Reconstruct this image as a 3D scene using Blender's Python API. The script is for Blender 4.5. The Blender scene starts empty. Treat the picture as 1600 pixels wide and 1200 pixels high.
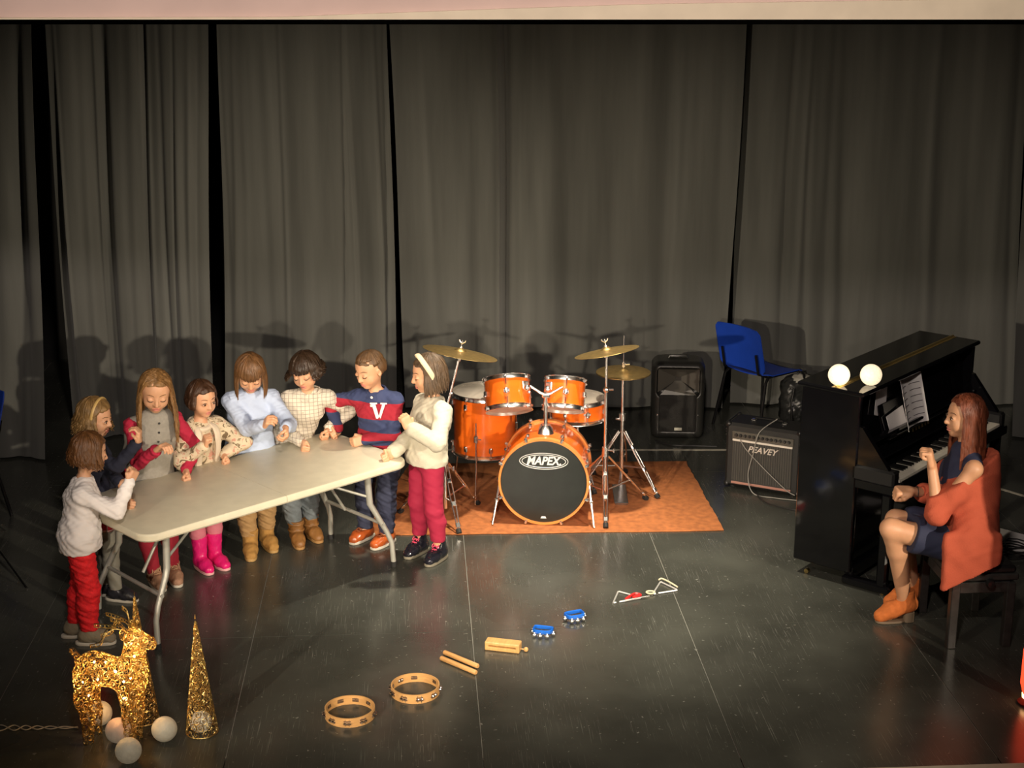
import bpy, bmesh, math, random
import numpy as np
from mathutils import Vector, Matrix
random.seed(7); RNG = np.random.default_rng(7)
SC = bpy.context.scene
COL = SC.collection
PI = math.pi
# ------------------------------------------------------------------ camera
CAM_H, FPX, PITCH = 3.5, 2400.0, math.radians(16)
cd = bpy.data.cameras.new('camera'); cam = bpy.data.objects.new('camera', cd); COL.objects.link(cam)
cam.location = (0, 0, CAM_H); cam.rotation_euler = (PI/2 - PITCH, 0, 0)
cd.sensor_width = 36; cd.lens = FPX/1600*36; cd.clip_end = 60
SC.camera = cam
# ------------------------------------------------------------------ world, light, exposure
w = bpy.data.worlds.new('world'); SC.world = w; w.use_nodes = True
w.node_tree.nodes['Background'].inputs[0].default_value = (.9, .85, .8, 1)
w.node_tree.nodes['Background'].inputs[1].default_value = 0.004
def spot(name, loc, aim, watts, size_deg, blend, radius, col):
    l = bpy.data.lights.new(name, 'SPOT'); l.energy = watts; l.spot_size = math.radians(size_deg)
    l.spot_blend = blend; l.shadow_soft_size = radius; l.color = col
    o = bpy.data.objects.new(name, l); COL.objects.link(o); o.location = loc
    d = Vector(aim) - Vector(loc); o.rotation_euler = d.to_track_quat('-Z', 'Y').to_euler(); return o
WARM = (1.0, .84, .64)
spot('front_light_right', (5.2, 1.5, 2.75), (-.75, 9.2, .6), 2700, 34, .9, .05, WARM)
spot('front_light_centre', (-.7, .6, 2.7), (-.4, 9.6, .7), 1250, 36, 1.0, .05, WARM)
spot('front_light_left', (-3.4, 1.5, 2.75), (.95, 9.2, .6), 1750, 36, .9, .05, WARM)
spot('overhead_light', (.45, 8.75, 4.4), (.4, 8.35, 0), 1400, 50, 1.0, .06, (1.0, .89, .70))
spot('lintel_fill_light', (0, 1.6, 5.0), (0, 6.0, 3.6), 900, 75, .8, .15, (1., .84, .74))  # added lamp out of view, only to brighten the lintel
vs = SC.view_settings
SC.display_settings.display_device = 'sRGB'
vs.view_transform = 'Standard'; vs.look = 'None'; vs.gamma = 1.0; vs.use_curve_mapping = False; vs.exposure = 0.0
# ------------------------------------------------------------------ layout helpers: photo pixel -> world point
_f = np.array([0, math.cos(PITCH), -math.sin(PITCH)]); _u = np.array([0, math.sin(PITCH), math.cos(PITCH)])
def _ray(x, y): return _f + np.array([1., 0, 0])*(x-800)/FPX - _u*(y-600)/FPX
def gz(x, y, z=0.0):
    d = _ray(x, y); return np.array([0, 0, CAM_H]) + d*(z-CAM_H)/d[2]
def gy(x, y, Y):
    d = _ray(x, y); return np.array([0, 0, CAM_H]) + d*Y/d[1]
# ------------------------------------------------------------------ materials
MATS = {}
def mat(name, col, rough=.5, metal=0., var=0., scale=12., bump=0., bscale=60., coat=0., sheen=0., spec=.5, emit=None, estr=0., stretch=(1, 1, 1), sss=0., trans=0., alpha=1.):
    if name in MATS: return MATS[name]
    m = bpy.data.materials.new(name); m.use_nodes = True; nt = m.node_tree; N = nt.nodes; L = nt.links
    b = N['Principled BSDF']
    b.inputs['Roughness'].default_value = rough; b.inputs['Metallic'].default_value = metal
    b.inputs['Coat Weight'].default_value = coat; b.inputs['Coat Roughness'].default_value = .06
    b.inputs['Sheen Weight'].default_value = sheen; b.inputs['Specular IOR Level'].default_value = spec
    b.inputs['Transmission Weight'].default_value = trans; b.inputs['Alpha'].default_value = alpha
    if sss: b.inputs['Subsurface Weight'].default_value = sss; b.inputs['Subsurface Radius'].default_value = (.02, .008, .004); b.inputs['Subsurface Scale'].default_value = .3
    if emit: b.inputs['Emission Color'].default_value = (*emit, 1); b.inputs['Emission Strength'].default_value = estr
    tc = N.new('ShaderNodeTexCoord'); mp = N.new('ShaderNodeMapping'); mp.inputs['Scale'].default_value = stretch
    L.new(tc.outputs['Object'], mp.inputs['Vector'])
    c = tuple(col)
    nz = N.new('ShaderNodeTexNoise'); nz.inputs['Scale'].default_value = scale; nz.inputs['Detail'].default_value = 4
    L.new(mp.outputs['Vector'], nz.inputs['Vector'])
    rp = N.new('ShaderNodeValToRGB'); v = max(var, .02)
    rp.color_ramp.elements[0].position = .3; rp.color_ramp.elements[1].position = .7
    rp.color_ramp.elements[0].color = (*[max(0, x*(1-v)) for x in c], 1)
    rp.color_ramp.elements[1].color = (*[min(1, x*(1+v)) for x in c], 1)
    L.new(nz.outputs['Fac'], rp.inputs['Fac']); L.new(rp.outputs['Color'], b.inputs['Base Color'])
    if bump:
        n2 = N.new('ShaderNodeTexNoise'); n2.inputs['Scale'].default_value = bscale; n2.inputs['Detail'].default_value = 3
        L.new(mp.outputs['Vector'], n2.inputs['Vector'])
        bp = N.new('ShaderNodeBump'); bp.inputs['Strength'].default_value = bump; bp.inputs['Distance'].default_value = .004
        L.new(n2.outputs['Fac'], bp.inputs['Height']); L.new(bp.outputs['Normal'], b.inputs['Normal'])
    MATS[name] = m; return m
def nodes_of(m):
    nt = m.node_tree; return nt, nt.nodes, nt.links, nt.nodes['Principled BSDF']
# ------------------------------------------------------------------ mesh builder
def frame(d):
    d = np.array(d, float); d = d/(np.linalg.norm(d)+1e-12)
    a = np.array([0, 0, 1.]) if abs(d[2]) < .9 else np.array([1., 0, 0])
    s = np.cross(d, a); s /= np.linalg.norm(s); t = np.cross(s, d); return s, t, d
class MB:
    def __init__(s): s.v = []; s.f = []
    def add(s, vs_, fs_):
        o = len(s.v); s.v += [tuple(map(float, p)) for p in vs_]; s.f += [tuple(i+o for i in f) for f in fs_]; return s
    def box(s, c, size, rot=None, bev=0.):
        c = np.array(c, float); hx, hy, hz = [q/2 for q in size]
        R = np.array(rot) if rot is not None else np.eye(3)
        if bev <= 0:
            P = [(x, y, z) for x in (-hx, hx) for y in (-hy, hy) for z in (-hz, hz)]
            F = [(0, 1, 3, 2), (4, 6, 7, 5), (0, 4, 5, 1), (2, 3, 7, 6), (0, 2, 6, 4), (1, 5, 7, 3)]
            return s.add([c + R @ np.array(p) for p in P], F)
        b = min(bev, hx*.99, hy*.99, hz*.99); P = []; idx = {}
        for sx in (-1, 1):
            for sy in (-1, 1):
                for sz in (-1, 1):
                    for k in range(3):
                        p = [sx*(hx-b), sy*(hy-b), sz*(hz-b)]; p[k] = (sx*hx, sy*hy, sz*hz)[k]
                        idx[sx, sy, sz, k] = len(P); P.append(p)
        F = []
        q = [(-1, -1), (1, -1), (1, 1), (-1, 1)]
        for k in range(3):
            for sg in (-1, 1):
                f = []
                for a, d in q:
                    t = [0, 0, 0]; t[k] = sg; t[(k+1) % 3] = a; t[(k+2) % 3] = d; f.append(idx[t[0], t[1], t[2], k])
                F.append(tuple(f if sg > 0 else f[::-1]))
        for k in range(3):                       # edges running along axis k
            i, j = (k+1) % 3, (k+2) % 3
            for a in (-1, 1):
                for d in (-1, 1):
                    def ix(e, ax):
                        t = [0, 0, 0]; t[k] = e; t[i] = a; t[j] = d; return idx[t[0], t[1], t[2], ax]
                    f = (ix(-1, i), ix(1, i), ix(1, j), ix(-1, j)); F.append(f if a*d > 0 else f[::-1])
        for sx in (-1, 1):
            for sy in (-1, 1):
                for sz in (-1, 1):
                    f = tuple(idx[sx, sy, sz, k] for k in range(3)); F.append(f if sx*sy*sz > 0 else f[::-1])
        return s.add([c + R @ np.array(p) for p in P], F)
    def tube(s, pts, r, n=8, cap=True, closed=False, flat=1.):
        pts = [np.array(p, float) for p in pts]; m = len(pts)
        rr = [r]*m if np.isscalar(r) else list(r)
        T = []
        for i in range(m):
            a = pts[(i-1) % m] if (i > 0 or closed) else pts[i]; b = pts[(i+1) % m] if (i < m-1 or closed) else pts[i]
            d = b-a; T.append(d/(np.linalg.norm(d)+1e-12))
        sx, tx, _ = frame(T[0]); V = []; F = []
        for i in range(m):
            sx = sx - T[i]*(sx @ T[i]); l = np.linalg.norm(sx)
            sx = sx/l if l > 1e-6 else frame(T[i])[0]
            ty = np.cross(T[i], sx)
            for k in range(n):
                a = 2*PI*k/n; V.append(pts[i] + rr[i]*(math.cos(a)*sx + flat*math.sin(a)*ty))
        M = m if closed else m-1
        for i in range(M):
            for k in range(n):
                a = i*n+k; b = i*n+(k+1) % n; j = ((i+1) % m)*n
                F.append((a, b, j+(k+1) % n, j+k))
        if cap and not closed:
            F.append(tuple(range(n))[::-1]); F.append(tuple((m-1)*n+k for k in range(n)))
        return s.add(V, F)
    def cyl(s, a, b, r, r2=None, n=16): return s.tube([a, b], [r, r if r2 is None else r2], n)
    def lathe(s, prof, c=(0, 0, 0), axis=(0, 0, 1), n=32, closed=False):
        sx, ty, d = frame(axis); c = np.array(c, float); V = []; F = []; m = len(prof)
        for r, h in prof:
            for k in range(n):
                a = 2*PI*k/n; V.append(c + d*h + max(r, 1e-5)*(math.cos(a)*sx + math.sin(a)*ty))
        for i in range(m if closed else m-1):
            for k in range(n):
                F.append((i*n+k, i*n+(k+1) % n, ((i+1) % m)*n+(k+1) % n, ((i+1) % m)*n+k))
        return s.add(V, F)
    def ball(s, c, r, n=12, rot=None):
        r = np.array([r]*3 if np.isscalar(r) else r, float); R = np.array(rot) if rot is not None else np.eye(3); c = np.array(c, float)
        V = []; F = []; m = max(6, n//2+1)
        for i in range(m+1):
            t = PI*i/m
            for k in range(n):
                a = 2*PI*k/n
                V.append(c + R @ (r*np.array([math.sin(t)*math.cos(a), math.sin(t)*math.sin(a), math.cos(t)])))
        for i in range(m):
            for k in range(n): F.append((i*n+k, (i+1)*n+k, (i+1)*n+(k+1) % n, i*n+(k+1) % n))
        return s.add(V, F)
    def prism(s, poly, z0, z1, bev=0.):
        n = len(poly); P = np.array(poly, float)
        rings = [(P, z0), (P, z1)]
        if bev:
            c = P.mean(0); d = P-c; l = np.linalg.norm(d, axis=1, keepdims=True); Q = c + d*(1-bev/np.maximum(l, 1e-6))
            rings = [(Q, z0), (P, z0+bev), (P, z1-bev), (Q, z1)]
        V = []; F = []
        for q, z in rings: V += [(x, y, z) for x, y in q]
        for i in range(len(rings)-1):
            for k in range(n): F.append((i*n+k, i*n+(k+1) % n, (i+1)*n+(k+1) % n, (i+1)*n+k))
        F.append(tuple(range(n))[::-1]); F.append(tuple((len(rings)-1)*n+k for k in range(n)))
        return s.add(V, F)
    def mesh(s, name, smooth=True, ang=35):
        me = bpy.data.meshes.new(name); me.from_pydata(s.v, [], s.f)
        bm = bmesh.new(); bm.from_mesh(me)
        bmesh.ops.remove_doubles(bm, verts=bm.verts, dist=1e-5)
        bmesh.ops.recalc_face_normals(bm, faces=bm.faces); bm.to_mesh(me); bm.free()
        if smooth:
            me.polygons.foreach_set('use_smooth', [True]*len(me.polygons)); me.set_sharp_from_angle(angle=math.radians(ang))
        return me
    def build(s, name, m, parent=None, smooth=True, ang=35, label=None):
        return link(name, s.mesh(name, smooth, ang), m, parent, label)
def link(name, me, m, parent=None, label=None):
    o = bpy.data.objects.new(name, me); COL.objects.link(o)
    if m is not None and not me.materials: me.materials.append(m)
    if parent is not None: o.parent = parent
    if label: o['label'] = label
    return o
def thing(name, label, cat, loc=(0, 0, 0), rz=0., group=None):
    o = bpy.data.objects.new(name, None); COL.objects.link(o); o.empty_display_size = .1
    o.location = [float(q) for q in loc]; o.rotation_euler = (0, 0, rz); o['label'] = label; o['category'] = cat
    if group: o['group'] = group
    return o
def tag(o, label, cat, group=None):
    o['label'] = label; o['category'] = cat
    if group: o['group'] = group
    return o
def struct(name, mb, m, parent=None, smooth=False, label=None):
    o = mb.build(name, m, parent, smooth)
    if parent is None:
        o['kind'] = 'structure'
        if label: o['label'] = label
    return o
def place(o, loc, rz=0., rx=0., ry=0.):
    o.location = [float(q) for q in loc]; o.rotation_euler = (rx, ry, rz); return o
def copy_tree(o, parent=None):
    c = o.copy(); COL.objects.link(c)
    if parent is not None: c.parent = parent
    for ch in list(o.children): copy_tree(ch, c)
    return c
def text_mesh(txt, size, extrude=.001, shear=0., bold=0.):
    cu = bpy.data.curves.new('txt', 'FONT'); cu.body = txt; cu.size = size; cu.extrude = extrude; cu.align_x = 'CENTER'; cu.align_y = 'CENTER'; cu.shear = shear; cu.offset = bold
    t = bpy.data.objects.new('txt', cu); COL.objects.link(t)
    dg = bpy.context.evaluated_depsgraph_get(); me = bpy.data.meshes.new_from_object(t.evaluated_get(dg))
    bpy.data.objects.remove(t); bpy.data.curves.remove(cu); return me
def rotm(rx=0, ry=0, rz=0):
    return np.array((Matrix.Rotation(rz, 3, 'Z') @ Matrix.Rotation(ry, 3, 'Y') @ Matrix.Rotation(rx, 3, 'X')))
def basis(x=None, y=None, z=None):
    return np.array([x, y, z]).T
# ------------------------------------------------------------------ signed distance fields -> one continuous mesh (surface nets)
class SDF:
    def __init__(s): s.p = []
    def cone(s, a, b, ra, rb, k=.02, op='u', flat=None):
        a = np.array(a, np.float64); b = np.array(b, np.float64); m = max(ra, rb)*(1 if flat is None else max(1, flat[1]))
        s.p.append(('c', (a, b, ra, rb, flat), k, op, np.minimum(a, b)-m, np.maximum(a, b)+m)); return s
    def chain(s, pts, rs, k=.02, flat=None):
        for i in range(len(pts)-1): s.cone(pts[i], pts[i+1], rs[i], rs[i+1], k, 'u', flat)
        return s
    def ell(s, c, r, k=.02, op='u', R=None):
        c = np.array(c, np.float64); r = np.array([r]*3 if np.isscalar(r) else r, np.float64); R = np.eye(3) if R is None else np.array(R)
        e = np.sqrt((R**2) @ (r**2)); s.p.append(('e', (c, r, R), k, op, c-e, c+e)); return s
    def rbox(s, c, half, rad, k=.01, op='u', R=None):
        c = np.array(c, np.float64); half = np.array(half, np.float64); R = np.eye(3) if R is None else np.array(R)
        e = np.abs(R) @ half; s.p.append(('b', (c, half, rad, R), k, op, c-e, c+e)); return s
    def cut(s, o, n):                     # keep the side the normal points away from
        n = np.array(n, np.float64); s.p.append(('p', (np.array(o, np.float64), n/np.linalg.norm(n)), .0, 'i', None, None)); return s
    @staticmethod
    def _d(t, q, P):
        if t == 'c':
            a, b, ra, rb, flat = q; ba = b-a; pa = P-a
            h = np.clip((pa @ ba)/max(ba @ ba, 1e-12), 0, 1)[..., None]; v = pa-h*ba
            if flat is not None:
                ax, fc = flat; ax = np.array(ax); v = v + ax*((v @ ax)*(1/fc-1))[..., None]
            return np.sqrt((v*v).sum(-1)) - (ra+(rb-ra)*h[..., 0])
        if t == 'e':
            c, r, R = q; v = (P-c) @ R; k0 = np.sqrt(((v/r)**2).sum(-1)); k1 = np.sqrt(((v/(r*r))**2).sum(-1))+1e-9
            return k0*(k0-1)/k1
        if t == 'b':
            c, hf, rad, R = q; v = np.abs((P-c) @ R)-(hf-rad); return np.sqrt((np.maximum(v, 0)**2).sum(-1))+np.minimum(v.max(-1), 0)-rad
        o, n = q; return (P-o) @ n
    @staticmethod
    def _mix(d, b, k, op):
        if op == 'u':
            if k <= 0: return np.minimum(d, b)
            h = np.maximum(k-np.abs(d-b), 0)/k; return np.minimum(d, b)-h*h*k*.25
        if op == 's':
            if k <= 0: return np.maximum(d, -b)
            h = np.maximum(k-np.abs(d+b), 0)/k; return np.maximum(d, -b)+h*h*k*.25
        return np.maximum(d, b)
    def ev(s, P):
        P = np.atleast_2d(np.array(P, np.float64)); d = np.full(len(P), 9.)
        for t, q, k, op, lo, hi in s.p: d = s._mix(d, s._d(t, q, P), k, op)
        return d
    def march(s, o, d, tmax=.6):
        o = np.array(o, float); d = np.array(d, float); d /= np.linalg.norm(d); t = 0
        for _ in range(60):
            v = s.ev(o+d*t)[0]
            if v < .0004 or t > tmax: break
            t += max(v*.8, .0004)
        return o+d*t
    def grad(s, p, e=.002):
        p = np.array(p, float); E = np.eye(3)*e; g = s.ev(np.vstack([p+E, p-E])); g = g[:3]-g[3:]; return g/(np.linalg.norm(g)+1e-12)
    def verts_quads(s, h):
        A = [q for q in s.p if q[4] is not None and q[3] == 'u']
        lo = np.min([q[4] for q in A], 0)-4*h; hi = np.max([q[5] for q in A], 0)+4*h
        n = np.ceil((hi-lo)/h).astype(int)+1
        ax = [lo[i]+h*np.arange(n[i]) for i in range(3)]
        D = np.full(n, 1.0)
        for t, q, k, op, l, u in s.p:
            if l is None: i0 = np.zeros(3, int); i1 = n
            else:
                m = k+3*h; i0 = np.clip(((l-m-lo)/h).astype(int), 0, n); i1 = np.clip(np.ceil((u+m-lo)/h).astype(int)+1, 0, n)
            if (i1 <= i0).any(): continue
            P = np.stack(np.meshgrid(*[ax[i][i0[i]:i1[i]] for i in range(3)], indexing='ij'), -1)
            sl = tuple(slice(i0[i], i1[i]) for i in range(3)); D[sl] = s._mix(D[sl], s._d(t, q, P), k, op)
        S = D < 0
        c = [np.s_[:-1], np.s_[1:]]
        cnt = sum(S[c[i], c[j], c[k]].astype(np.int8) for i in (0, 1) for j in (0, 1) for k in (0, 1))
        act = (cnt > 0) & (cnt < 8); ids = np.full(act.shape, -1, np.int64); I = np.argwhere(act); ids[act] = np.arange(len(I))
        acc = np.zeros((len(I), 3)); num = np.zeros(len(I))
        cr = [(i, j, k) for i in (0, 1) for j in (0, 1) for k in (0, 1)]
        for a in cr:
            for axs in range(3):
                if a[axs]: continue
                b = list(a); b[axs] = 1
                va = D[I[:, 0]+a[0], I[:, 1]+a[1], I[:, 2]+a[2]]; vb = D[I[:, 0]+b[0], I[:, 1]+b[1], I[:, 2]+b[2]]
                x = (va < 0) != (vb < 0); t = np.where(x, va/(va-vb+1e-20), 0)
                p = np.tile(np.array(a, float), (len(I), 1)); p[:, axs] += t
                acc[x] += p[x]; num[x] += 1
        V = lo + h*(I + acc/num[:, None]); Q = []
        for axs in range(3):
            o1, o2 = (axs+1) % 3, (axs+2) % 3
            sl0 = [slice(None)]*3; sl1 = [slice(None)]*3; sl0[axs] = slice(0, -1); sl1[axs] = slice(1, None)
            ed = S[tuple(sl0)] != S[tuple(sl1)]; E = np.argwhere(ed)
            ok = (E[:, o1] > 0) & (E[:, o2] > 0) & (E[:, o1] < n[o1]-1) & (E[:, o2] < n[o2]-1); E = E[ok]
            ins = S[E[:, 0], E[:, 1], E[:, 2]]
            def cell(a, b):
                C = E.copy(); C[:, o1] -= a; C[:, o2] -= b; return ids[C[:, 0], C[:, 1], C[:, 2]]
            q = np.stack([cell(1, 1), cell(0, 1), cell(0, 0), cell(1, 0)], 1); q[~ins] = q[~ins][:, ::-1]; Q.append(q)
        return V, np.vstack(Q)
    def mesh(s, name, h, disp=None, relax=1):
        V, Q = s.verts_quads(h)
        for _ in range(relax):                      # light Laplacian pass
            acc = np.zeros_like(V); num = np.zeros(len(V))
            for a in range(4):
                b = (a+1) % 4
                np.add.at(acc, Q[:, a], V[Q[:, b]]); np.add.at(num, Q[:, a], 1)
                np.add.at(acc, Q[:, b], V[Q[:, a]]); np.add.at(num, Q[:, b], 1)
            V = V*.5 + .5*acc/np.maximum(num, 1)[:, None]
        if disp is not None:
            me = _np_mesh('tmp', V, Q); N = np.empty(len(V)*3); me.vertex_normals.foreach_get('vector', N); bpy.data.meshes.remove(me)
            V = V + N.reshape(-1, 3)*disp(V)[:, None]
        return _np_mesh(name, V, Q)
def _np_mesh(name, V, Q):
    me = bpy.data.meshes.new(name); me.vertices.add(len(V)); me.vertices.foreach_set('co', np.ascontiguousarray(V, np.float32).ravel())
    me.loops.add(len(Q)*4); me.loops.foreach_set('vertex_index', np.ascontiguousarray(Q, np.int32).ravel())
    me.polygons.add(len(Q)); me.polygons.foreach_set('loop_start', np.arange(0, len(Q)*4, 4, dtype=np.int32))
    me.update(calc_edges=True); me.polygons.foreach_set('use_smooth', np.ones(len(Q), bool)); return me
def folds(amp, f=(20, 20, 20), seed=0):
    r = np.random.default_rng(seed); ph = r.uniform(0, 6.28, 12); f = np.array(f, float)
    def fn(V):
        X = V*f; a = np.sin(X[:, 0]+1.7*np.sin(X[:, 2]*.6+ph[0])+ph[1]); b = np.sin(X[:, 1]+X[:, 2]*.8+1.5*np.sin(X[:, 0]*.7+ph[2])+ph[3])
        c = np.sin(X[:, 2]*1.3+1.6*np.sin(X[:, 1]*.9+ph[4])+.8*X[:, 0]+ph[5]); e = np.sin(2.3*X[:, 2]+1.9*X[:, 0]+2*np.sin(X[:, 1]+ph[6])+ph[7])
        g = np.sin(3.1*X[:, 2]+2.7*X[:, 1]-2.2*X[:, 0]+1.8*np.sin(1.6*X[:, 2]+ph[8])+ph[9]); return amp*(.4*a+.4*b+.5*c+.3*e+.22*g)
    return fn
# ================================================================== THE SETTING
m_black = mat('black_void_paint', (.004, .004, .004), .9)
# floor: glossy black stage panels over a base that shows pale in the joints
FLOOR_ROT = math.radians(3.6)
def floor_material():
    m = mat('stage_floor_black', (.050, .052, .044), .26, var=.35, scale=1.7, spec=.5)
    nt, N, L, b = nodes_of(m); tc = N.new('ShaderNodeTexCoord')
    def streak(scale, lo, hi, sc, rz):
        mp = N.new('ShaderNodeMapping'); mp.inputs['Scale'].default_value = sc; mp.inputs['Rotation'].default_value = (0, 0, rz); L.new(tc.outputs['Generated' if False else 'Object'], mp.inputs['Vector'])
        n = N.new('ShaderNodeTexNoise'); n.inputs['Scale'].default_value = scale; n.inputs['Detail'].default_value = 2; n.inputs['Distortion'].default_value = .6; L.new(mp.outputs['Vector'], n.inputs['Vector'])
        r = N.new('ShaderNodeMapRange'); r.inputs['From Min'].default_value = lo; r.inputs['From Max'].default_value = hi; L.new(n.outputs['Fac'], r.inputs['Value']); return r.outputs['Result']
    def mul(a, k):
        q = N.new('ShaderNodeMath'); q.operation = 'MULTIPLY'; L.new(a, q.inputs[0])
        if isinstance(k, float): q.inputs[1].default_value = k
        else: L.new(k, q.inputs[1])
        return q.outputs[0]
    def add(a, c):
        q = N.new('ShaderNodeMath'); q.operation = 'ADD'; q.use_clamp = True; L.new(a, q.inputs[0]); L.new(c, q.inputs[1]); return q.outputs[0]
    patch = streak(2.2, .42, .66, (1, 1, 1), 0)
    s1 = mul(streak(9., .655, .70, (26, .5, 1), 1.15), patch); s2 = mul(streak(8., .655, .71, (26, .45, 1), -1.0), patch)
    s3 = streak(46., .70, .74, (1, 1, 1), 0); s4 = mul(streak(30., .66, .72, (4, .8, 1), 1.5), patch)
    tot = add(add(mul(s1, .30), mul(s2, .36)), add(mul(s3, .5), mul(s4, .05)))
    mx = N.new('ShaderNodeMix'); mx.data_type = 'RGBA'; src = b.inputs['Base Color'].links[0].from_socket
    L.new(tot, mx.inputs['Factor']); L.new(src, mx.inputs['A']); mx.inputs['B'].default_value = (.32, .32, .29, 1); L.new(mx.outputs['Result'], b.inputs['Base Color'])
    rn = streak(1.3, .25, .8, (1, 1, 1), .3); rr = N.new('ShaderNodeMapRange'); rr.inputs['To Min'].default_value = .18; rr.inputs['To Max'].default_value = .29
    L.new(rn, rr.inputs['Value']); L.new(rr.outputs['Result'], b.inputs['Roughness'])
    return m
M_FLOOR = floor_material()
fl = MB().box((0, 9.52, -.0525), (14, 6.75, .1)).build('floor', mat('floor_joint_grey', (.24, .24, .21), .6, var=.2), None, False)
fl['kind'] = 'structure'; fl['label'] = 'glossy black stage floor of large panels'
PW = 1.148; x0 = -.215 - 4*PW
ys = [5.955, 7.47, 9.92, 13.6]
for i in range(9):
    for j in range(3):
        g = .0018
        xa, xb = x0+i*PW+g, x0+(i+1)*PW-g; ya, yb = ys[j]+.0012, ys[j+1]-.0012
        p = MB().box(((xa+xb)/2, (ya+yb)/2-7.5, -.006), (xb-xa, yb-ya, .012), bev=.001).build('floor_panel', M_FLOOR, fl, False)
        p.location = (0, 7.5, 0); p.rotation_euler = (0, 0, FLOOR_ROT)
# stage front nosing and the pit below
struct('trim_1', MB().box((0, 0, -.075), (14, .05, .16), bev=.004), mat('pale_stage_edge', (.5, .45, .36), .5, var=.1), label='pale nosing strip along the stage front').location = (0, 5.925, 0)
bpy.data.objects['trim_1'].rotation_euler = (0, 0, FLOOR_ROT)
# back wall, far behind the curtains, and side masking
struct('wall_back', MB().box((0, 13.05, 2.0), (14, .1, 4.6)), m_black)
struct('wall_left', MB().box((-6.6, 9.4, 2.0), (.1, 7.2, 4.6)), m_black)
struct('wall_right', MB().box((6.6, 9.4, 2.0), (.1, 7.2, 4.6)), m_black)
struct('ceiling', MB().box((0, 9.4, 5.2), (14, 7.4, .1)), m_black)
# proscenium: lintel in two tones, jambs left and right of the frame
M_PINK = mat('pinkish_plaster', (.56, .42, .37), .7, var=.05, scale=5, bump=.05)
M_CREAM = mat('cream_painted_band', (.66, .57, .42), .55, var=.06, scale=9)
zl = float(gy(800, 29, 5.95)[2])
pw = MB(); pw.box((0, 6.1, zl+.95), (9.4, .2, 1.9)); struct('wall_front', pw, M_PINK, label='pinkish proscenium lintel above the stage').rotation_euler = (0, .0015, 0)
bw = MB(); P4 = [(-4.7, -.004), (4.7, -.004), (4.7, .105), (2., .074), (.5, .052), (0, .036), (-.9, .004), (-4.7, -.001)]; nb = len(P4)
bw.add([(x, 5.96, zl+z) for x, z in P4]+[(x, 6.01, zl+z) for x, z in P4], [tuple(range(nb)), tuple(range(nb, 2*nb))[::-1]]+[(i, (i+1) % nb, nb+(i+1) % nb, nb+i) for i in range(nb)])
struct('trim_2', bw, M_CREAM, label='cream band along the lower edge of the lintel')
struct('wall_jamb_right', MB().box((3.95, 6.1, 1.9), (1.9, .2, 3.8)), M_PINK)
struct('wall_jamb_left', MB().box((-4.6, 6.1, 1.9), (1.9, .2, 3.8)), M_PINK)
# ------------------------------------------------------------------ curtains
def curtain_material(name, c):
    m = mat(name, c, .85, var=.22, scale=2.2, sheen=.25, bump=.25, bscale=220, stretch=(3.2, 1, .22), spec=.2); return m
M_CUR = curtain_material('black_stage_cloth', (.112, .114, .104))
def curtain(name, label, xl_t, xr_t, xl_b, xr_b, Y, ztop, seed, amp=.03, nf=7, zb=.015, deep=()):
    """hanging cloth between two leaning edges; folds deepen towards the hem"""
    r = random.Random(seed); ph = [r.uniform(0, 6.28) for _ in range(6)]; nu, nv = 150, 40; th = .006
    V = []; F = []
    fl_ = [(r.uniform(.03, .97), r.uniform(.008, .03), r.uniform(.3, 1.), r.choice((-1, 1)), r.uniform(-.06, .06)) for _ in range(int(nf*2))]
    for s_ in (0, 1):
        for j in range(nv+1):
            v = j/nv; z = zb+(ztop-zb)*v
            for i in range(nu+1):
                u = i/nu; xl = xl_b+(xl_t-xl_b)*v; xr = xr_b+(xr_t-xr_b)*v; x = xl+(xr-xl)*u
                a = amp*(.45+.55*(1-v)); uu = u+.012*math.sin(3*v+ph[4])
                d = a*(.9*math.sin(nf*2.1*uu+ph[0]+.5*v)+.30*math.sin(nf*4.7*uu+ph[1]-.8*v)+.07*math.sin(nf*9.6*uu+ph[2]+1.1*v))
                for c0, wd, st, sg, dr in fl_: d += sg*amp*.9*st*math.exp(-((u-c0-dr*v)/wd)**2)*(.35+.65*math.sin(min(1, max(0, v*1.1+.1))*PI))
                for c0, wd, dp in deep: d += dp*math.exp(-((u-c0)/wd)**2)
                d += .01*math.sin(5*v+9*u+ph[3])
                V.append((x+.01*math.sin(6*v+ph[5]), Y+d+s_*th, z))
    W = nu+1; H_ = (nv+1)*W
    for j in range(nv):
        for i in range(nu):
            a = j*W+i; F.append((a, a+1, a+W+1, a+W)); b = a+H_; F.append((b, b+W, b+W+1, b+1))
    for j in range(nv):
        for e in (0, nu): a = j*W+e; F.append((a, a+W, a+W+H_, a+H_))
    for e in (0, nv):
        for i in range(nu): a = e*W+i; F.append((a, a+1, a+1+H_, a+H_))
    mb = MB(); mb.v = V; mb.f = F
    o = mb.build(name, M_CUR, None, True, 60); tag(o, label, 'curtain', 'black stage curtains'); return o
def cx(px, py, Y): return float(gy(px, py, Y)[0])
TOP = 3.6
def cur(label, Y, lt, lb, rt_, rb, seed, **k):
    # edges given as photo columns at row 40 and row 560
    def ends(a, b):
        p, q = gy(a, 40, Y), gy(b, 560, Y); s_ = (p[0]-q[0])/(p[2]-q[2]); return float(q[0]+s_*(TOP-q[2])), float(q[0]+s_*(.015-q[2]))
    (a, b), (c, d) = ends(lt, lb), ends(rt_, rb)
    return curtain('stage_curtain', label, a, c, b, d, Y, TOP, seed, **k)
cur('narrow grey-black curtain strip at the far left edge, nearest the audience', 10.25, -330, -330, 52, 66, 3, amp=.035, nf=7)
cur('black curtain panel with close soft folds behind the three leftmost children', 10.75, 68, 104, 322, 331, 4, amp=.035, nf=9, deep=((.60, .012, .07),))
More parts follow.
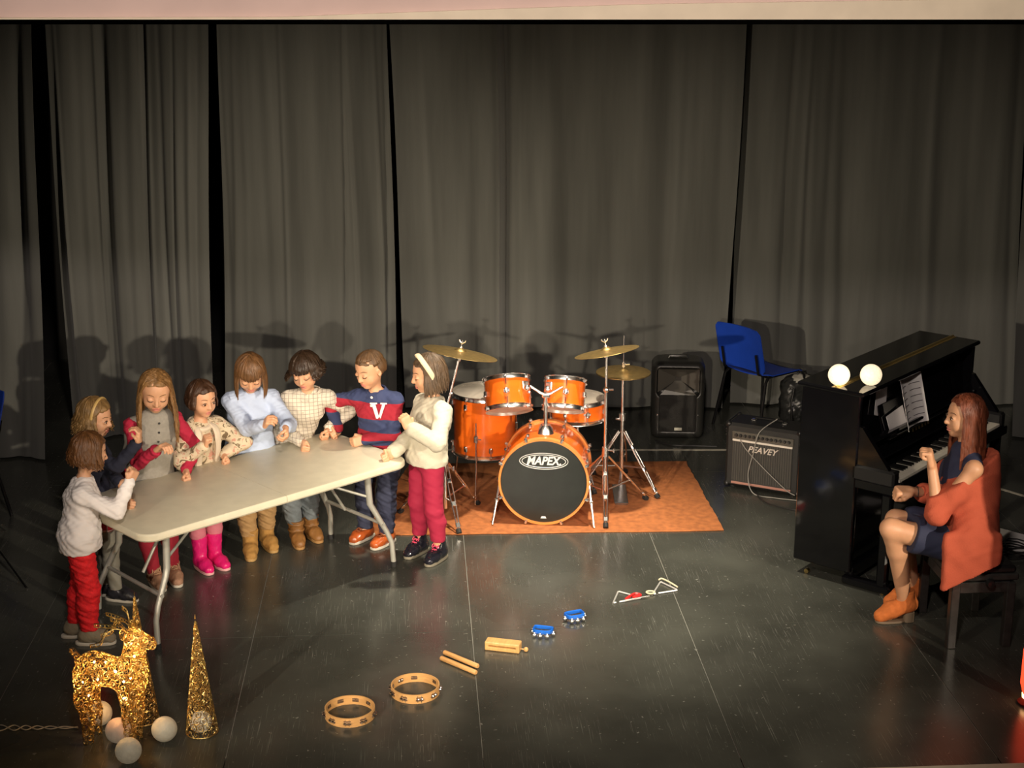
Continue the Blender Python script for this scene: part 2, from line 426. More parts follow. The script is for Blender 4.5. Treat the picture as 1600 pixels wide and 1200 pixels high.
cur('wide smooth black curtain panel behind the light-blue shirt and checked shirt', 11.45, 341, 352, 606, 619, 5, amp=.022, nf=6)
cur('broad black curtain panel behind the drum kit, parted by one deep fold', 11.5, 608, 632, 1166, 1134, 6, amp=.022, nf=9, deep=((.318, .011, .12), (.30, .012, -.04)))
cur('black curtain panel in dim light behind the blue chair and the piano', 11.6, 1163, 1142, 1610, 1584, 8, amp=.03, nf=8)
cur('dark curtain leg hanging at the far right edge behind the keyboard end', 10.75, 1612, 1588, 2000, 2000, 9, amp=.03, nf=8)
# black border cloth right behind the lintel
zb_ = float(gy(800, 38, 6.6)[2])
bd = MB().box((0, 6.6, zb_+.6), (9, .02, 1.2)).build('border_curtain', mat('border_cloth_black', (.008, .008, .008), .9), None, False)
tag(bd, 'narrow black border cloth hanging just below the lintel', 'curtain')
# ================================================================== OBJECTS
M_CHROME = mat('chrome', (.92, .91, .90), .24, 1.0)
M_DKCHROME = mat('worn_chrome', (.55, .55, .56), .25, 1.0)
M_BRASSCYM = mat('cymbal_bronze', (.82, .58, .24), .40, 1.0, var=.12, scale=30)
M_LACQ = mat('amber_lacquer', (.80, .145, .012), .22, 0, var=.10, scale=6, stretch=(1, 1, 4), coat=.8)
M_HOOPWOOD = mat('amber_hoop', (.72, .25, .06), .3, 0, var=.1, coat=.6)
M_DRUMHEAD = mat('coated_drumhead', (.62, .55, .46), .55, var=.06)
M_BLACKHEAD = mat('black_drumhead', (.018, .022, .020), .35, var=.15)
M_RUBBER = mat('black_rubber', (.012, .012, .012), .7)
M_BLKPLASTIC = mat('black_plastic', (.014, .014, .014), .38, bump=.1, bscale=300)
M_WHITE = mat('white_print', (.8, .8, .78), .5)
# ------------------------------------------------------------------ folding table
TZ = .66; TA = math.radians(44); TL, TW = 1.74, .76
TC = np.array([-1.468, 8.012, 0])
tu = np.array([math.cos(TA), math.sin(TA), 0]); tv = np.array([-math.sin(TA), math.cos(TA), 0])
M_TABLE = mat('cream_moulded_plastic', (.64, .60, .46), .36, var=.05, scale=14, bump=.12, bscale=240)
M_TLEG = mat('grey_powder_coat', (.42, .42, .37), .35, .3)
tb = thing('folding_table', 'long cream plastic folding table the children stand around', 'table', TC, TA)
def rrect(hx, hy, r, n=7):
    P = []
    for cx_, cy_, a0 in ((hx-r, hy-r, 0), (-hx+r, hy-r, 90), (-hx+r, -hy+r, 180), (hx-r, -hy+r, 270)):
        for i in range(n+1): a = math.radians(a0+90*i/n); P.append((cx_+r*math.cos(a), cy_+r*math.sin(a)))
    return P
for sg in (-1, 1):                                   # two halves meeting at the fold line
    full = rrect(TL/2, TW/2, .09); half = [(max(x*sg, .0015)*sg, y) for x, y in full]
    q = []; [q.append(p) for p in half if not q or abs(p[0]-q[-1][0])+abs(p[1]-q[-1][1]) > 1e-5]
    q = [p for i, p in enumerate(q) if not (abs(p[0]) < .002 and abs(abs(p[1])-TW/2) > 1e-4)]
    n = len(q); P = np.array(q); c = np.array([sg*.46, 0]); ins = lambda d: np.array([[p[0]-(d*np.sign(p[0]) if abs(p[0]) > .01 else 0)*min(1, abs(p[0])/.8), p[1]-d*np.sign(p[1])*min(1, abs(p[1])/.3)] for p in P])
    rings = [(ins(.03), TZ-.045), (ins(.006), TZ-.045), (ins(0), TZ-.036), (ins(0), TZ-.012), (ins(.005), TZ-.003), (ins(.014), TZ)]
    mb = MB(); V = []; F = []
    for R_, z in rings: V += [(x, y, z) for x, y in R_]
    for i in range(len(rings)-1):
        for k in range(n): F.append((i*n+k, i*n+(k+1) % n, (i+1)*n+(k+1) % n, (i+1)*n+k))
    F += [tuple(range(n))[::-1], tuple((len(rings)-1)*n+k for k in range(n))]
    mb.add(V, F).build('table_half', M_TABLE, tb, True, 30)
for sg in (-1, 1):                                   # leg frames
    for sy in (-1, 1):
        x, y = sg*.66, sy*.30
        pts = [(x, y*.78, TZ-.05), (x+sg*.012, y*.80, .40), (x+sg*.03, y*.84, .36), (x+sg*.10, y*.92, .22), (x+sg*.125, y*.97, .15), (x+sg*.13, y, .012)]
        lg = MB().tube(pts, [.019, .019, .017, .0155, .0155, .0155], 12).build('leg', M_TLEG, tb)
        MB().cyl((x+sg*.13, y, 0), (x+sg*.13, y, .03), .0185, n=12).build('foot_cap', M_RUBBER, lg)
    MB().tube([(sg*.735, -.285, .27), (sg*.735, .285, .27)], .011, 10).build('crossbar', M_TLEG, tb)
    MB().tube([(sg*.66, -.24, TZ-.06), (sg*.66, .24, TZ-.06)], .014, 10).build('hinge_bar', M_TLEG, tb)
    MB().tube([(sg*.675, 0, .30), (sg*.55, 0, .5), (sg*.30, 0, TZ-.06)], .009, 8).build('brace', M_TLEG, tb)
    for sy in (-1, 1): MB().tube([(sg*.672, sy*.236, .44), (sg*.33, sy*.1, TZ-.06)], .008, 8).build('brace', M_TLEG, tb)
for sy in (-1, 1): MB().box((0, sy*.30, TZ-.052), (1.5, .025, .025), bev=.003).build('side_rail', M_TLEG, tb)
# ------------------------------------------------------------------ rug
pr = [gz(560, 838), gz(1131, 830), gz(1072, 722), gz(640, 726)]
rg = MB(); n = 24; V = []; pts = []
rr_ = random.Random(3)
for a, b in ((0, 1), (1, 2), (2, 3), (3, 0)):
    for i in range(n):
        t = i/n; p = pr[a]*(1-t)+pr[b]*t; j = .006 if (a, b) in ((1, 2), (2, 3)) else .003
        pts.append((p[0]+rr_.uniform(-j, j), p[1]+rr_.uniform(-j, j)))
rc = np.mean(pr, 0)
rg.prism([(x-rc[0], y-rc[1]) for x, y in pts], .0005, .008, .003)
ro = rg.build('rug', mat('rust_brown_carpet', (.37, .122, .034), .95, var=.22, scale=26, bump=.6, bscale=260), None, False); ro.location = (rc[0], rc[1], 0)
tag(ro, 'flat rust-brown rug lying under the orange drum kit', 'rug')
RUG = .008
# ------------------------------------------------------------------ drums
def drum_shell(t, R, D, lugs, m=M_LACQ, hoop=M_CHROME, top_head=M_DRUMHEAD, bot_head=M_DRUMHEAD, wood=False, badge=True, a0=0.):
    """a drum along local z from 0 to D, parts parented to t"""
    MB().lathe([(R-.006, .012), (R, .012), (R, D-.012), (R-.006, D-.012)], n=48, closed=True).build('shell', m, t)
    for z, nm, hm in ((D-.008, 'batter_head', top_head), (.008, 'resonant_head', bot_head)):
        e = 1 if z > D/2 else -1
        MB().lathe([(0, z), (R-.012, z), (R+.002, z-e*.002), (R+.002, z-e*.008), (0, z-e*.008)], n=48).build(nm, hm, t)
    hw = .034 if wood else .022
    for z in (D, 0):
        e = 1 if z > D/2 else -1; q = [(R+.002, z-e*hw*.9), (R+.011, z-e*hw*.9), (R+.011, z+e*hw*.25), (R+.004, z+e*hw*.32), (R+.002, z)]
        if not wood: q = [(R+.003, z-e*.020), (R+.012, z-e*.020), (R+.009, z-e*.014), (R+.006, z-e*.004), (R+.006, z+e*.005), (R+.010, z+e*.008), (R+.003, z+e*.008)]
        MB().lathe(q, n=48, closed=True).build('hoop', hoop, t)
    for i in range(lugs):
        a = a0+2*PI*i/lugs; d = np.array([math.cos(a), math.sin(a), 0])
        for e, zc in ((1, D-.06), (-1, .06)) if D > .2 else ((1, D/2),):
            lg = MB(); Rz = rotm(0, 0, a)
            lg.box(d*(R+.010)+np.array([0, 0, zc]), (.022, .026, .040), Rz, .006); lg.ball(d*(R+.016)+np.array([0, 0, zc-e*.012]), .011, 8)
            o = lg.build('lug', M_CHROME, t)
        for z, e in ((D, 1), (0, -1)):
            rd = MB().cyl(d*(R+.014)+np.array([0, 0, z-e*.06]), d*(R+.014)+np.array([0, 0, z+e*.006]), .0028, n=6)
            rd.box(d*(R+.013)+np.array([0, 0, z-e*.006]), (.014, .016, .016), rotm(0, 0, a), .003); rd.build('tension_rod', M_CHROME, t)
# bass drum: axis points to the camera, a little to the right
bc = gy(849.5, 757, 8.99); BR = .272; BD = .40; ya = math.radians(-5)
bass = thing('bass_drum', 'large orange bass drum with black front head and MAPEX oval', 'drum', (bc[0], bc[1], RUG), ya)
sub = []
def bt(mb, name, m, parent=None, **k): return mb.build(name, m, parent or bass, **k)
BZ = BR+.012
def yz(mb):                                  # build along z then lay along -y (front at y=0, going back +y)
    mb.v = [(x, BD-z, y+BZ) for x, y, z in mb.v]; return mb
bt(yz(MB().lathe([(BR-.006, .0), (BR, .0), (BR, BD), (BR-.006, BD)], n=64, closed=True)), 'shell', M_LACQ)
for z, e in ((BD, 1), (0, -1)):
    bt(yz(MB().lathe([(BR-.004, z-e*.03), (BR+.010, z-e*.03), (BR+.012, z), (BR+.010, z+e*.012), (BR-.004, z+e*.012)], n=64, closed=True)), 'hoop', M_HOOPWOOD)
fh = bt(yz(MB().lathe([(0, BD+.002), (BR-.012, BD+.002), (BR-.003, BD), (BR-.003, BD-.004), (0, BD-.004)], n=64)), 'front_head', M_BLACKHEAD, label='black front head with white MAPEX oval')
bt(yz(MB().lathe([(0, -.002), (BR-.003, -.001), (BR-.003, .004), (0, .004)], n=64)), 'batter_head', M_DRUMHEAD)
def oval(rx, rz, t, cz):
    mb = MB(); mb.tube([(rx*math.cos(a), -.0045, cz+rz*math.sin(a)) for a in np.linspace(0, 2*PI, 48, endpoint=False)], t, 6, closed=True); return mb
lz = BZ+.135
oval(.150, .052, .0022, lz).build('logo_ring', M_WHITE, fh); oval(.135, .041, .0022, lz).build('logo_ring', M_WHITE, fh)
tm = text_mesh('MAPEX.', .074, .0008, .25, .0022); tm.transform(Matrix.Rotation(PI/2, 4, 'X')); o = link('logo_lettering', tm, M_WHITE, fh); o.location = (0, -.0036, lz); o.scale = (.86, 1, 1)
o = MB().prism([(-.018, -.006), (.018, -.006), (.012, .007), (-.012, .007)], -.001, .001).build('head_sticker', M_WHITE, fh); place(o, (0, -.004, BZ-.235), rx=PI/2)
for i in range(8):
    a = PI/8+2*PI*i/8; d = np.array([math.cos(a), 0, math.sin(a)]); c0 = np.array([0, 0, BZ])
    for y, e in ((-.004, -1), (BD+.004, 1)):
        cl = MB().box(c0+d*(BR+.016)+np.array([0, y-e*.004, 0]), (.030, .030, .020), basis(d, np.array([0, 1., 0]), np.cross(d, [0, 1., 0])), .005)
        cl.cyl(c0+d*(BR+.020)+np.array([0, y, 0]), c0+d*(BR+.020)+np.array([0, y-e*.09, 0]), .0035, n=6); cl.build('tension_claw', M_CHROME, bass)
        MB().box(c0+d*(BR+.010)+np.array([0, y-e*.10, 0]), (.024, .05, .026), basis(d, np.array([0, 1., 0]), np.cross(d, [0, 1., 0])), .008).build('lug', M_CHROME, bass)
for sg in (-1, 1):                            # spurs
    s0 = np.array([sg*(BR+.004), .07, BZ-.02]); s1 = np.array([sg*(BR+.045), -.04, .006])
    sp = MB().tube([s0, s0*.45+s1*.55, s1], [.011, .0085, .006], 10); sp.ball(s0, .024, 10); sp.box(s0*.55+s1*.45, (.026, .02, .026), None, .004); sp.build('spur', M_CHROME, bass)
th = MB().lathe([(0, .058), (.030, .056), (.046, .030), (.052, 0), (0, 0)], (0, .15, BZ+BR-.004), n=24); th.cyl((0, .15, BZ+BR+.04), (0, .17, BZ+BR+.235), .012, n=12)
th.box((0, .17, BZ+BR+.235), (.05, .03, .028), None, .006)
for sg in (-1, 1): th.tube([(0, .17, BZ+BR+.235), (sg*.035, .175, BZ+BR+.25), (sg*.10, .185, BZ+BR+.29)], .0085, 10)
th.build('tom_holder', M_CHROME, bass)
# toms, tilted back towards the drummer
def tom(px, py, Y, R, D, tilt, roll, label):
    c = gy(px, py, Y); t = thing('tom_drum', label, 'drum', c, 0, 'rack toms')
    t.rotation_euler = (math.radians(-tilt), math.radians(roll), 0)
    drum_shell(t, R, D, 6, a0=math.radians(30))
    b = MB().box((0, -R-.005, D*.5), (.036, .006, .022), None, .002); b.build('badge', M_CHROME, t)
    sg = 1 if roll < 0 else -1
    br = MB().box((sg*R*.80, -R*.62-.012, D*.66), (.05, .02, .055), rotm(0, 0, sg*.8), .005); br.ball((sg*R*.88, -R*.70-.02, D*.55), .022, 10); br.build('mount_bracket', M_CHROME, t)
    return t
tom(795, 641, 9.27, .145, .20, 27, -5, 'orange rack tom nearer the child in the headband, above the bass drum')
tom(880, 640, 9.27, .128, .19, 25, 5, 'orange rack tom nearer the hi-hat, above the bass drum')
# floor tom on three legs
fc = gy(757, 611, 9.58); FR, FD = .203, .40; ftz = fc[2]-FD
ft = thing('floor_tom', 'tall orange floor tom on chrome legs behind the child in the cream sweater', 'drum', (fc[0], fc[1], RUG), .2)
hold = thing('x', 'x', 'x'); drum_shell(hold, FR, FD, 8)
for ch in list(hold.children): ch.parent = ft; ch.location = (0, 0, ftz-RUG)
bpy.data.objects.remove(hold)
for a in (-2.0, .2, 2.3):
    d = np.array([math.cos(a), math.sin(a), 0]); z0 = ftz-RUG
    lg = MB().tube([d*(FR+.022)+[0, 0, z0+.25], d*(FR+.022)+[0, 0, z0-.05], d*(FR+.055)+[0, 0, .004]], .0052, 8)
    lg.box(d*(FR+.014)+np.array([0, 0, z0+.14]), (.034, .028, .05), rotm(0, 0, a), .006); lg.tube([d*(FR+.02)+[0, 0, z0+.14], d*(FR+.02)+np.array([-d[1], d[0], 0])*.035+[0, 0, z0+.14]], .005, 6)
    lg.build('leg', M_CHROME, ft); 
# snare on its stand
sc_ = gy(903, 621, 9.72); SR, SD = .178, .135; sz = sc_[2]-SD
sn = thing('snare_drum', 'shallow orange snare drum beside the rack tom near the hi-hat', 'drum', (sc_[0], sc_[1], sz), .3)
drum_shell(sn, SR, SD, 8)
MB().box((.0, -SR-.004, SD*.5), (.05, .005, .016), None, .002).build('badge', M_CHROME, sn)
def tripod(t, h, spread, feet, r=.0085, z1=.36, z2=.14, foot=True):
    """double-braced folding legs at the given headings"""
    for a in feet:
        d = np.array([math.cos(a), math.sin(a), 0]); n_ = np.array([-d[1], d[0], 0])
        top = np.array([0, 0, z1])+d*.022; end = d*spread+np.array([0, 0, .022])
        lg = MB()
        for s_ in (-1, 1): lg.tube([top+n_*s_*.010, top*.5+end*.5+n_*s_*.014, end+n_*s_*.006], [.0052, .0052, .0048], 8)
        for f_ in (.25, .6, .92): p = top*(1-f_)+end*f_; lg.box(p, (.03, .03, .016), rotm(0, math.atan2(z1, spread), a), .004)
        l_ = lg.build('leg', M_CHROME, t)
        MB().tube([np.array([0, 0, z2])+d*.02, top*.42+end*.58], .0055, 8).build('brace', M_CHROME, t)
        if foot:
            ru = MB()
            for k in range(4): p = end*(.97+.014*k)+np.array([0, 0, -.004*k]); ru.lathe([(0, -.006), (.017, -.006), (.017, .006), (0, .006)], p, end-top, 10)
            ru.build('rubber_foot', M_RUBBER, l_)
ss = thing('snare_stand', 'low chrome snare stand under the shallow orange drum', 'drum stand', (sc_[0], sc_[1]+.02, RUG), 0)
hs = sz-RUG; MB().cyl((0, 0, .10), (0, 0, hs-.06), .012, n=12).build('pole', M_CHROME, ss)
for a in (.5, 2.6, 4.7):
    d = np.array([math.cos(a), math.sin(a), 0]); MB().tube([[0, 0, hs-.07], d*.10+[0, 0, hs-.035], d*(SR-.0)+[0, 0, hs-.012], d*(SR+.012)+[0, 0, hs+.015]], .007, 8).build('basket_arm', M_CHROME, ss)
tripod(ss, .4, .23, (1.0, 3.1, 5.2), z1=.30, z2=.12)
# cymbals and stands
def cymbal(name, label, R, bell=.035):
    t = thing(name, label, 'cymbal')
    MB().lathe([(.006, bell*.85), (.016, bell*.83), (.030, bell*.60), (.040, bell*.36), (R*.35, bell*.30), (R*.7, bell*.12), (R, -.004), (R, -.0055), (R*.7, bell*.10), (.04, bell*.3), (.006, bell*.78)], n=64).build('plate', M_BRASSCYM, t)
    wn = MB().cyl((0, 0, bell*.8), (0, 0, bell*.8+.05), .004, n=8); wn.lathe([(0, .0), (.013, 0), (.013, .012), (0, .012)], (0, 0, bell*.8), n=12)
    for s_ in (-1, 1): wn.tube([(0, 0, bell*.8+.03), (s_*.016, 0, bell*.8+.042), (s_*.02, 0, bell*.8+.052)], .005, 8)
    wn.build('wing_nut', M_CHROME, t); return t
def cym_stand(label, base, top, feet, knee=None, spread=.30):
    """tripod under a straight or bent pole reaching top (world)"""
    b = np.array(base, float); t = thing('cymbal_stand', label, 'cymbal stand', b); tp = np.array(top)-b
    kz = knee if knee else tp[2]*.62
    k = np.array([0, 0, kz]) if knee else np.array([tp[0]*.3, tp[1]*.3, kz])
    po = MB().cyl((0, 0, .06), (0, 0, kz*.5), .0125, n=12); po.tube([(0, 0, kz*.45), k], .0105, 12); po.build('pole', M_CHROME, t)
    up_ = MB().tube([k, tp-(tp-k)*.04], .0075, 10); up_.ball(k, .021, 10); up_.tube([k+[0, 0, 0], k+np.array([.045, -.01, .004])], .006, 6); up_.box(tp-(tp-k)*.08, (.024, .022, .05), None, .006); up_.build('upper_arm', M_CHROME, t)
    cl = MB().lathe([(.0125, -.02), (.02, -.02), (.02, .02), (.0125, .02)], (0, 0, kz*.5), n=14, closed=True); cl.tube([(.015, 0, kz*.5), (.05, -.01, kz*.5)], .0055, 6); cl.box((.056, -.01, kz*.5), (.012, .008, .03), None, .003)
    cl.lathe([(.0125, -.024), (.022, -.024), (.022, .024), (.0125, .024)], (0, 0, .36), n=14, closed=True); cl.build('clamp', M_CHROME, t)
    tripod(t, 0, spread, feet, z1=.36, z2=.13); return t
ct = gy(719, 551, 9.18)
cy = cymbal('crash_cymbal', 'large bronze crash cymbal tilted above the floor tom', .235); place(cy, ct, 0, math.radians(-7), math.radians(11))
cym_stand('chrome cymbal stand behind the child in burgundy trousers', (gz(712, 800)[0]-.06, 9.12, RUG), ct-[0, 0, .0], (-1.25, .85, 2.9), knee=.66)
ct2 = gy(948, 549, 9.28)
cy = cymbal('crash_cymbal', 'bronze crash cymbal tilted up towards the tall speaker, highest on the kit', .205); place(cy, ct2, 0, math.radians(-8), math.radians(-11))
cym_stand('tall straight chrome cymbal stand in front of the hi-hat', (float(ct2[0]), 9.26, RUG), ct2, (-1.60, .55, 2.6), knee=.80, spread=.33)
hc = gy(974, 582, 9.66)
hh = thing('hi_hat_cymbals', 'pair of bronze hi-hat cymbals lying level on their rod', 'cymbal', hc)
for nm, e in (('top_cymbal', 1), ('bottom_cymbal', -1)):
    MB().lathe([(.006, e*(.004+.024)), (.022, e*(.004+.02)), (.036, e*(.004+.010)), (.10, e*.008), (.178, e*.003), (.178, e*.0018), (.10, e*.0065), (.006, e*.02)], n=64).build(nm, M_BRASSCYM, hh)
hst = thing('hi_hat_stand', 'chrome hi-hat stand with pedal on the rug', 'cymbal stand', (hc[0], hc[1], RUG))
hz = hc[2]-RUG; po = MB().cyl((0, 0, .05), (0, 0, hz*.62), .0135, n=12); po.cyl((0, 0, hz*.55), (0, 0, hz-.03), .0095, n=12); po.lathe([(.01, -.02), (.024, -.02), (.024, .022), (.01, .022)], (0, 0, hz*.62), n=14, closed=True); po.tube([(-.015, 0, hz*.6), (-.045, -.01, hz*.61)], .007, 6)
po.build('pole', M_CHROME, hst)
rd = MB().cyl((0, 0, hz-.05), (0, 0, hz+.25), .0035, n=8); rd.lathe([(.004, 0), (.014, 0), (.014, .03), (.004, .03)], (0, 0, hz+.04), n=10); rd.tube([(.01, 0, hz+.055), (.04, -.005, hz+.06)], .006, 6); rd.build('pull_rod', M_CHROME, hst)
tripod(hst, 0, .30, (-.72, 1.4, 3.5), z1=.40, z2=.16)
pd = MB().box((-.02, -.20, .03), (.09, .27, .012), rotm(.12, 0, 0), .003); pd.box((-.02, -.20, .006), (.08, .26, .008), None, .002); pd.tube([(-.02, -.06, .05), (0, 0, .16)], .004, 6); pd.build('pedal', M_DKCHROME, hst)
# ------------------------------------------------------------------ loudspeaker
sb = gz(1059, 686)
spk = thing('loudspeaker', 'black moulded loudspeaker standing upright behind the hi-hat', 'speaker', (sb[0]+.0, sb[1]+.13, 0), math.radians(-3))
SW, SH, SDp = .385, .585, .30
s_ = SDF(); s_.rbox((0, 0, SH/2), (SW/2, SDp/2, SH/2), .055, 0)
for e in (-1, 1): s_.rbox((e*SW*.62, SDp*.72, SH/2), (SW*.28, SDp*.5, SH*.7), .02, .03, 's', rotm(0, 0, -e*.5))
s_.rbox((0, -SDp/2-.012, .20), (.135, .022, .145), .02, .006, 's')
s_.rbox((0, -SDp/2-.03, .435), (.155, .10, .105), .03, .012, 's')
for e in (-1, 1): s_.rbox((e*SW*.47, -SDp*.2, .42), (.012, .03, .045), .01, .008, 's')
M_SPK = mat('black_speaker_shell', (.022, .022, .020), .33, bump=.15, bscale=400)
link('cabinet', s_.mesh('cabinet', .006), M_SPK, spk)
gr = MB().box((0, -SDp/2+.004, .20), (.262, .006, .282), None, .002); gr.build('grille', mat('speaker_grille', (.02, .019, .017), .45, .4, bump=.8, bscale=500), spk)
yf, yb = -SDp/2+.008, -SDp/2+.068
for nm, q in (('horn_top', [(-.150, yf, .535), (.150, yf, .535), (.022, yb, .462), (-.022, yb, .462)]), ('horn_base', [(-.135, yf, .335), (-.10, yf+.012, .375), (-.022, yb, .432), (.022, yb, .432), (.10, yf+.012, .375), (.135, yf, .335)]), ('horn_side', [(-.150, yf, .535), (-.150, yf, .36), (-.022, yb, .432), (-.022, yb, .462)]), ('horn_side', [(.150, yf, .535), (.150, yf, .36), (.022, yb, .432), (.022, yb, .462)])):
    n = len(q); MB().add(q+[(x, y+.006, z) for x, y, z in q], [tuple(range(n)), tuple(range(n, 2*n))[::-1]]+[(i, (i+1) % n, n+(i+1) % n, n+i) for i in range(n)]).build(nm, mat('satin_horn', (.075, .07, .06), .32), spk, False)
MB().box((0, yb+.006, .447), (.06, .006, .045)).build('horn_throat', M_RUBBER, spk, False)
MB().box((.005, -SDp/2+.0, .083), (.055, .004, .022), None, .001).build('name_plate', mat('silver_plate', (.62, .6, .5), .4, .3), spk)
MB().tube([(-.07, 0, SH-.005), (-.06, 0, SH+.012), (.06, 0, SH+.012), (.07, 0, SH-.005)], .012, 8).build('carry_handle', M_SPK, spk)
for e in (-1, 1): MB().lathe([(0, .006), (.009, .004), (.009, 0)], (e*.145, -SDp/2+.006, .19), (0, -1, 0), 12).build('screw', M_CHROME, spk)
# ------------------------------------------------------------------ blue plastic chairs
M_BLUE = mat('blue_plastic', (.012, .055, .42), .38, var=.06, bump=.08, bscale=200)
M_FRAME = mat('black_steel_tube', (.012, .012, .013), .28, .4)
def blue_chair(label, loc, rz):
    t = thing('plastic_chair', label, 'chair', loc, rz)           # faces local -y
    nu, nv = 12, 12
    def sheet(fn, name):
        V = []; F = []; q = nu+1
        for s2 in (0, 1):
            for j in range(nv+1):
                for i in range(nu+1):
                    p, nrm = fn(i/nu*2-1, j/nv); V.append(np.array(p)+np.array(nrm)*(.004 if s2 else -.004))
        n1 = q*(nv+1)
        for j in range(nv):
            for i in range(nu): a = j*q+i; F += [(a, a+1, a+q+1, a+q), (a+n1, a+n1+q, a+n1+q+1, a+n1+1)]
        for j in range(nv):
            for e in (0, nu): a = j*q+e; F.append((a, a+q, a+q+n1, a+n1))
        for e in (0, nv):
            for i in range(nu): a = e*q+i; F.append((a, a+1, a+1+n1, a+n1))
        MB().add(V, F).build(name, M_BLUE, t, True, 50)
    def corner(u, v, w_, r=.25):                     # squircle-like outline
        e = max(0, abs(v*2-1)-(1-r))/r; return u*w_*(1-.14*e*e)
    sheet(lambda u, v: ((corner(u, v, .225), -.22+.43*v, .455-.018*(1-u*u)+.012*(v > .9)-.03*max(0, .15-v)/.15), (0, 0, 1)), 'seat')
    sheet(lambda u, v: ((corner(u, v, .225), .215+.085*v-.035*(1-u*u)+.05*0, .47+.34*v), (0, -.97, .22)), 'backrest')
    for s2 in (-1, 1):
        MB().tube([(s2*.19, -.20, .435), (s2*.205, -.225, .40), (s2*.235, -.26, .0)], .011, 10).build('leg', M_FRAME, t)
        MB().tube([(s2*.19, .15, .435), (s2*.205, .19, .40), (s2*.235, .27, .0)], .011, 10).build('leg', M_FRAME, t)
        MB().tube([(s2*.19, -.20, .437), (s2*.19, .15, .437), (s2*.17, .235, .47), (s2*.17, .27, .62)], .010, 10).build('side_rail', M_FRAME, t)
    MB().tube([(-.19, -.16, .434), (.19, -.16, .434)], .009, 8).build('crossbar', M_FRAME, t)
    return t
c1 = gz(1166, 656)
blue_chair('blue plastic chair with black legs standing behind the guitar amplifier', (c1[0]+.09, c1[1]-.12, 0), math.radians(128))
blue_chair('blue plastic chair half hidden in the dark at the left edge', (gz(-62, 800)[0], gz(0, 800)[1], 0), math.radians(-60))
# ------------------------------------------------------------------ rucksack behind the amplifier
bp = gz(1244, 662); bk = thing('rucksack', 'dark rucksack with grey top leaning behind the piano end', 'bag', (bp[0]+.02, bp[1]+.02, 0), .2)
s_ = SDF(); s_.rbox((0, 0, .18), (.15, .09, .18), .07, 0); s_.ell((0, -.07, .12), (.12, .06, .09), .03); s_.ell((0, 0, .34), (.11, .07, .05), .04)
link('bag_body', s_.mesh('bag_body', .008, folds(.006, (40, 40, 40), 2)), mat('black_nylon', (.02, .021, .02), .35, bump=.3, bscale=90), bk)
s_ = SDF(); s_.ell((0, -.012, .34), (.10, .075, .055), 0).cut((0, 0, .335), (0, 0, -1)); link('top_flap', s_.mesh('top_flap', .006, folds(.003, (50, 50, 50), 3)), mat('grey_nylon', (.30, .29, .25), .4), bk)
MB().tube([(-.04, -.02, .37), (-.03, -.02, .41), (.03, -.02, .41), (.04, -.02, .37)], .008, 8).build('grab_loop', M_BLKPLASTIC, bk)
for e in (-1, 1): MB().tube([(e*.09, -.10, .31), (e*.12, -.13, .2), (e*.10, -.11, .05)], .011, 8, flat=.5).build('strap', M_BLKPLASTIC, bk)
# ------------------------------------------------------------------ guitar amplifier
a0, a1 = gz(1131, 760), gz(1247, 779); ad = a1-a0; AL = float(np.linalg.norm(ad[:2])); aa = math.atan2(ad[1], ad[0])
amp = thing('guitar_amplifier', 'black combo guitar amplifier with PEAVEY lettering and knob row', 'amplifier', (a0+ad*.5)*[1, 1, 0], aa)
AH, ADp = .44, .24
MB().box((0, ADp/2, AH/2+.012), (AL, ADp, AH), None, .018).build('cabinet', mat('black_tolex', (.016, .016, .015), .55, bump=.5, bscale=500), amp)
gcl = MB().box((0, -.002, .20), (AL*.80, .012, .31), None, .003); g = gcl.build('grille_cloth', mat('grille_cloth_dark', (.045, .043, .038), .8), amp)
for i in range(26):
    x = -AL*.385+AL*.77*i/25; MB().box((x, -.0095, .205), (.006, .006, .285), None, .0015).build('grille_rib', mat('grille_rib', (.085, .08, .07), .7), g)
MB().box((0, -.004, .375), (AL*.82, .014, .055), None, .003).build('control_panel', mat('control_panel_grey', (.10, .095, .08), .4, .3), amp)
for i in range(13):
    x = -AL*.35+AL*.70*i/12; kb = MB().lathe([(.0115, 0), (.0105, .014), (.007, .018), (0, .018)], (x, -.010, .378), (0, -1, 0), 12); kb.build('knob', mat('knob_black', (.03, .03, .03), .3), amp)
MB().box((0, -.010, .342), (AL*.80, .008, .014), None, .002).build('trim_strip', mat('pale_trim', (.75, .70, .62), .4), amp)
MB().box((0, -.008, .045), (AL*.80, .008, .016), None, .002).build('trim_strip', mat('rosy_trim', (.45, .22, .17), .4), amp)
tm = text_mesh('PEAVEY', .058, .002, .35, .001); tm.transform(Matrix.Rotation(PI/2, 4, 'X')); o = link('logo_lettering', tm, mat('silver_logo', (.8, .78, .72), .3, .4), amp); o.location = (.0, -.0145, .292)
for sx in (-1, 1):
    for sz_ in (0, 1):
        for yy in (0, 1):
            MB().ball((sx*(AL/2-.014), ADp*yy+(.014 if not yy else -.014), .012+(AH-.012)*sz_+(.012 if not sz_ else 0)), .022, 8).build('corner_cap', M_BLKPLASTIC, amp)
    for k in range(5): MB().tube([(sx*(AL/2+.001), .01+.0*k, .365+.02*k), (sx*(AL/2+.001), ADp-.01, .365+.02*k)], .004, 6).build('side_ridge', M_BLKPLASTIC, amp)
    fo = MB().cyl((sx*(AL/2-.05), .04, 0), (sx*(AL/2-.05), .04, .014), .016, n=10); fo.cyl((sx*(AL/2-.05), ADp-.04, 0), (sx*(AL/2-.05), ADp-.04, .014), .016, n=10); fo.build('foot', M_RUBBER, amp)
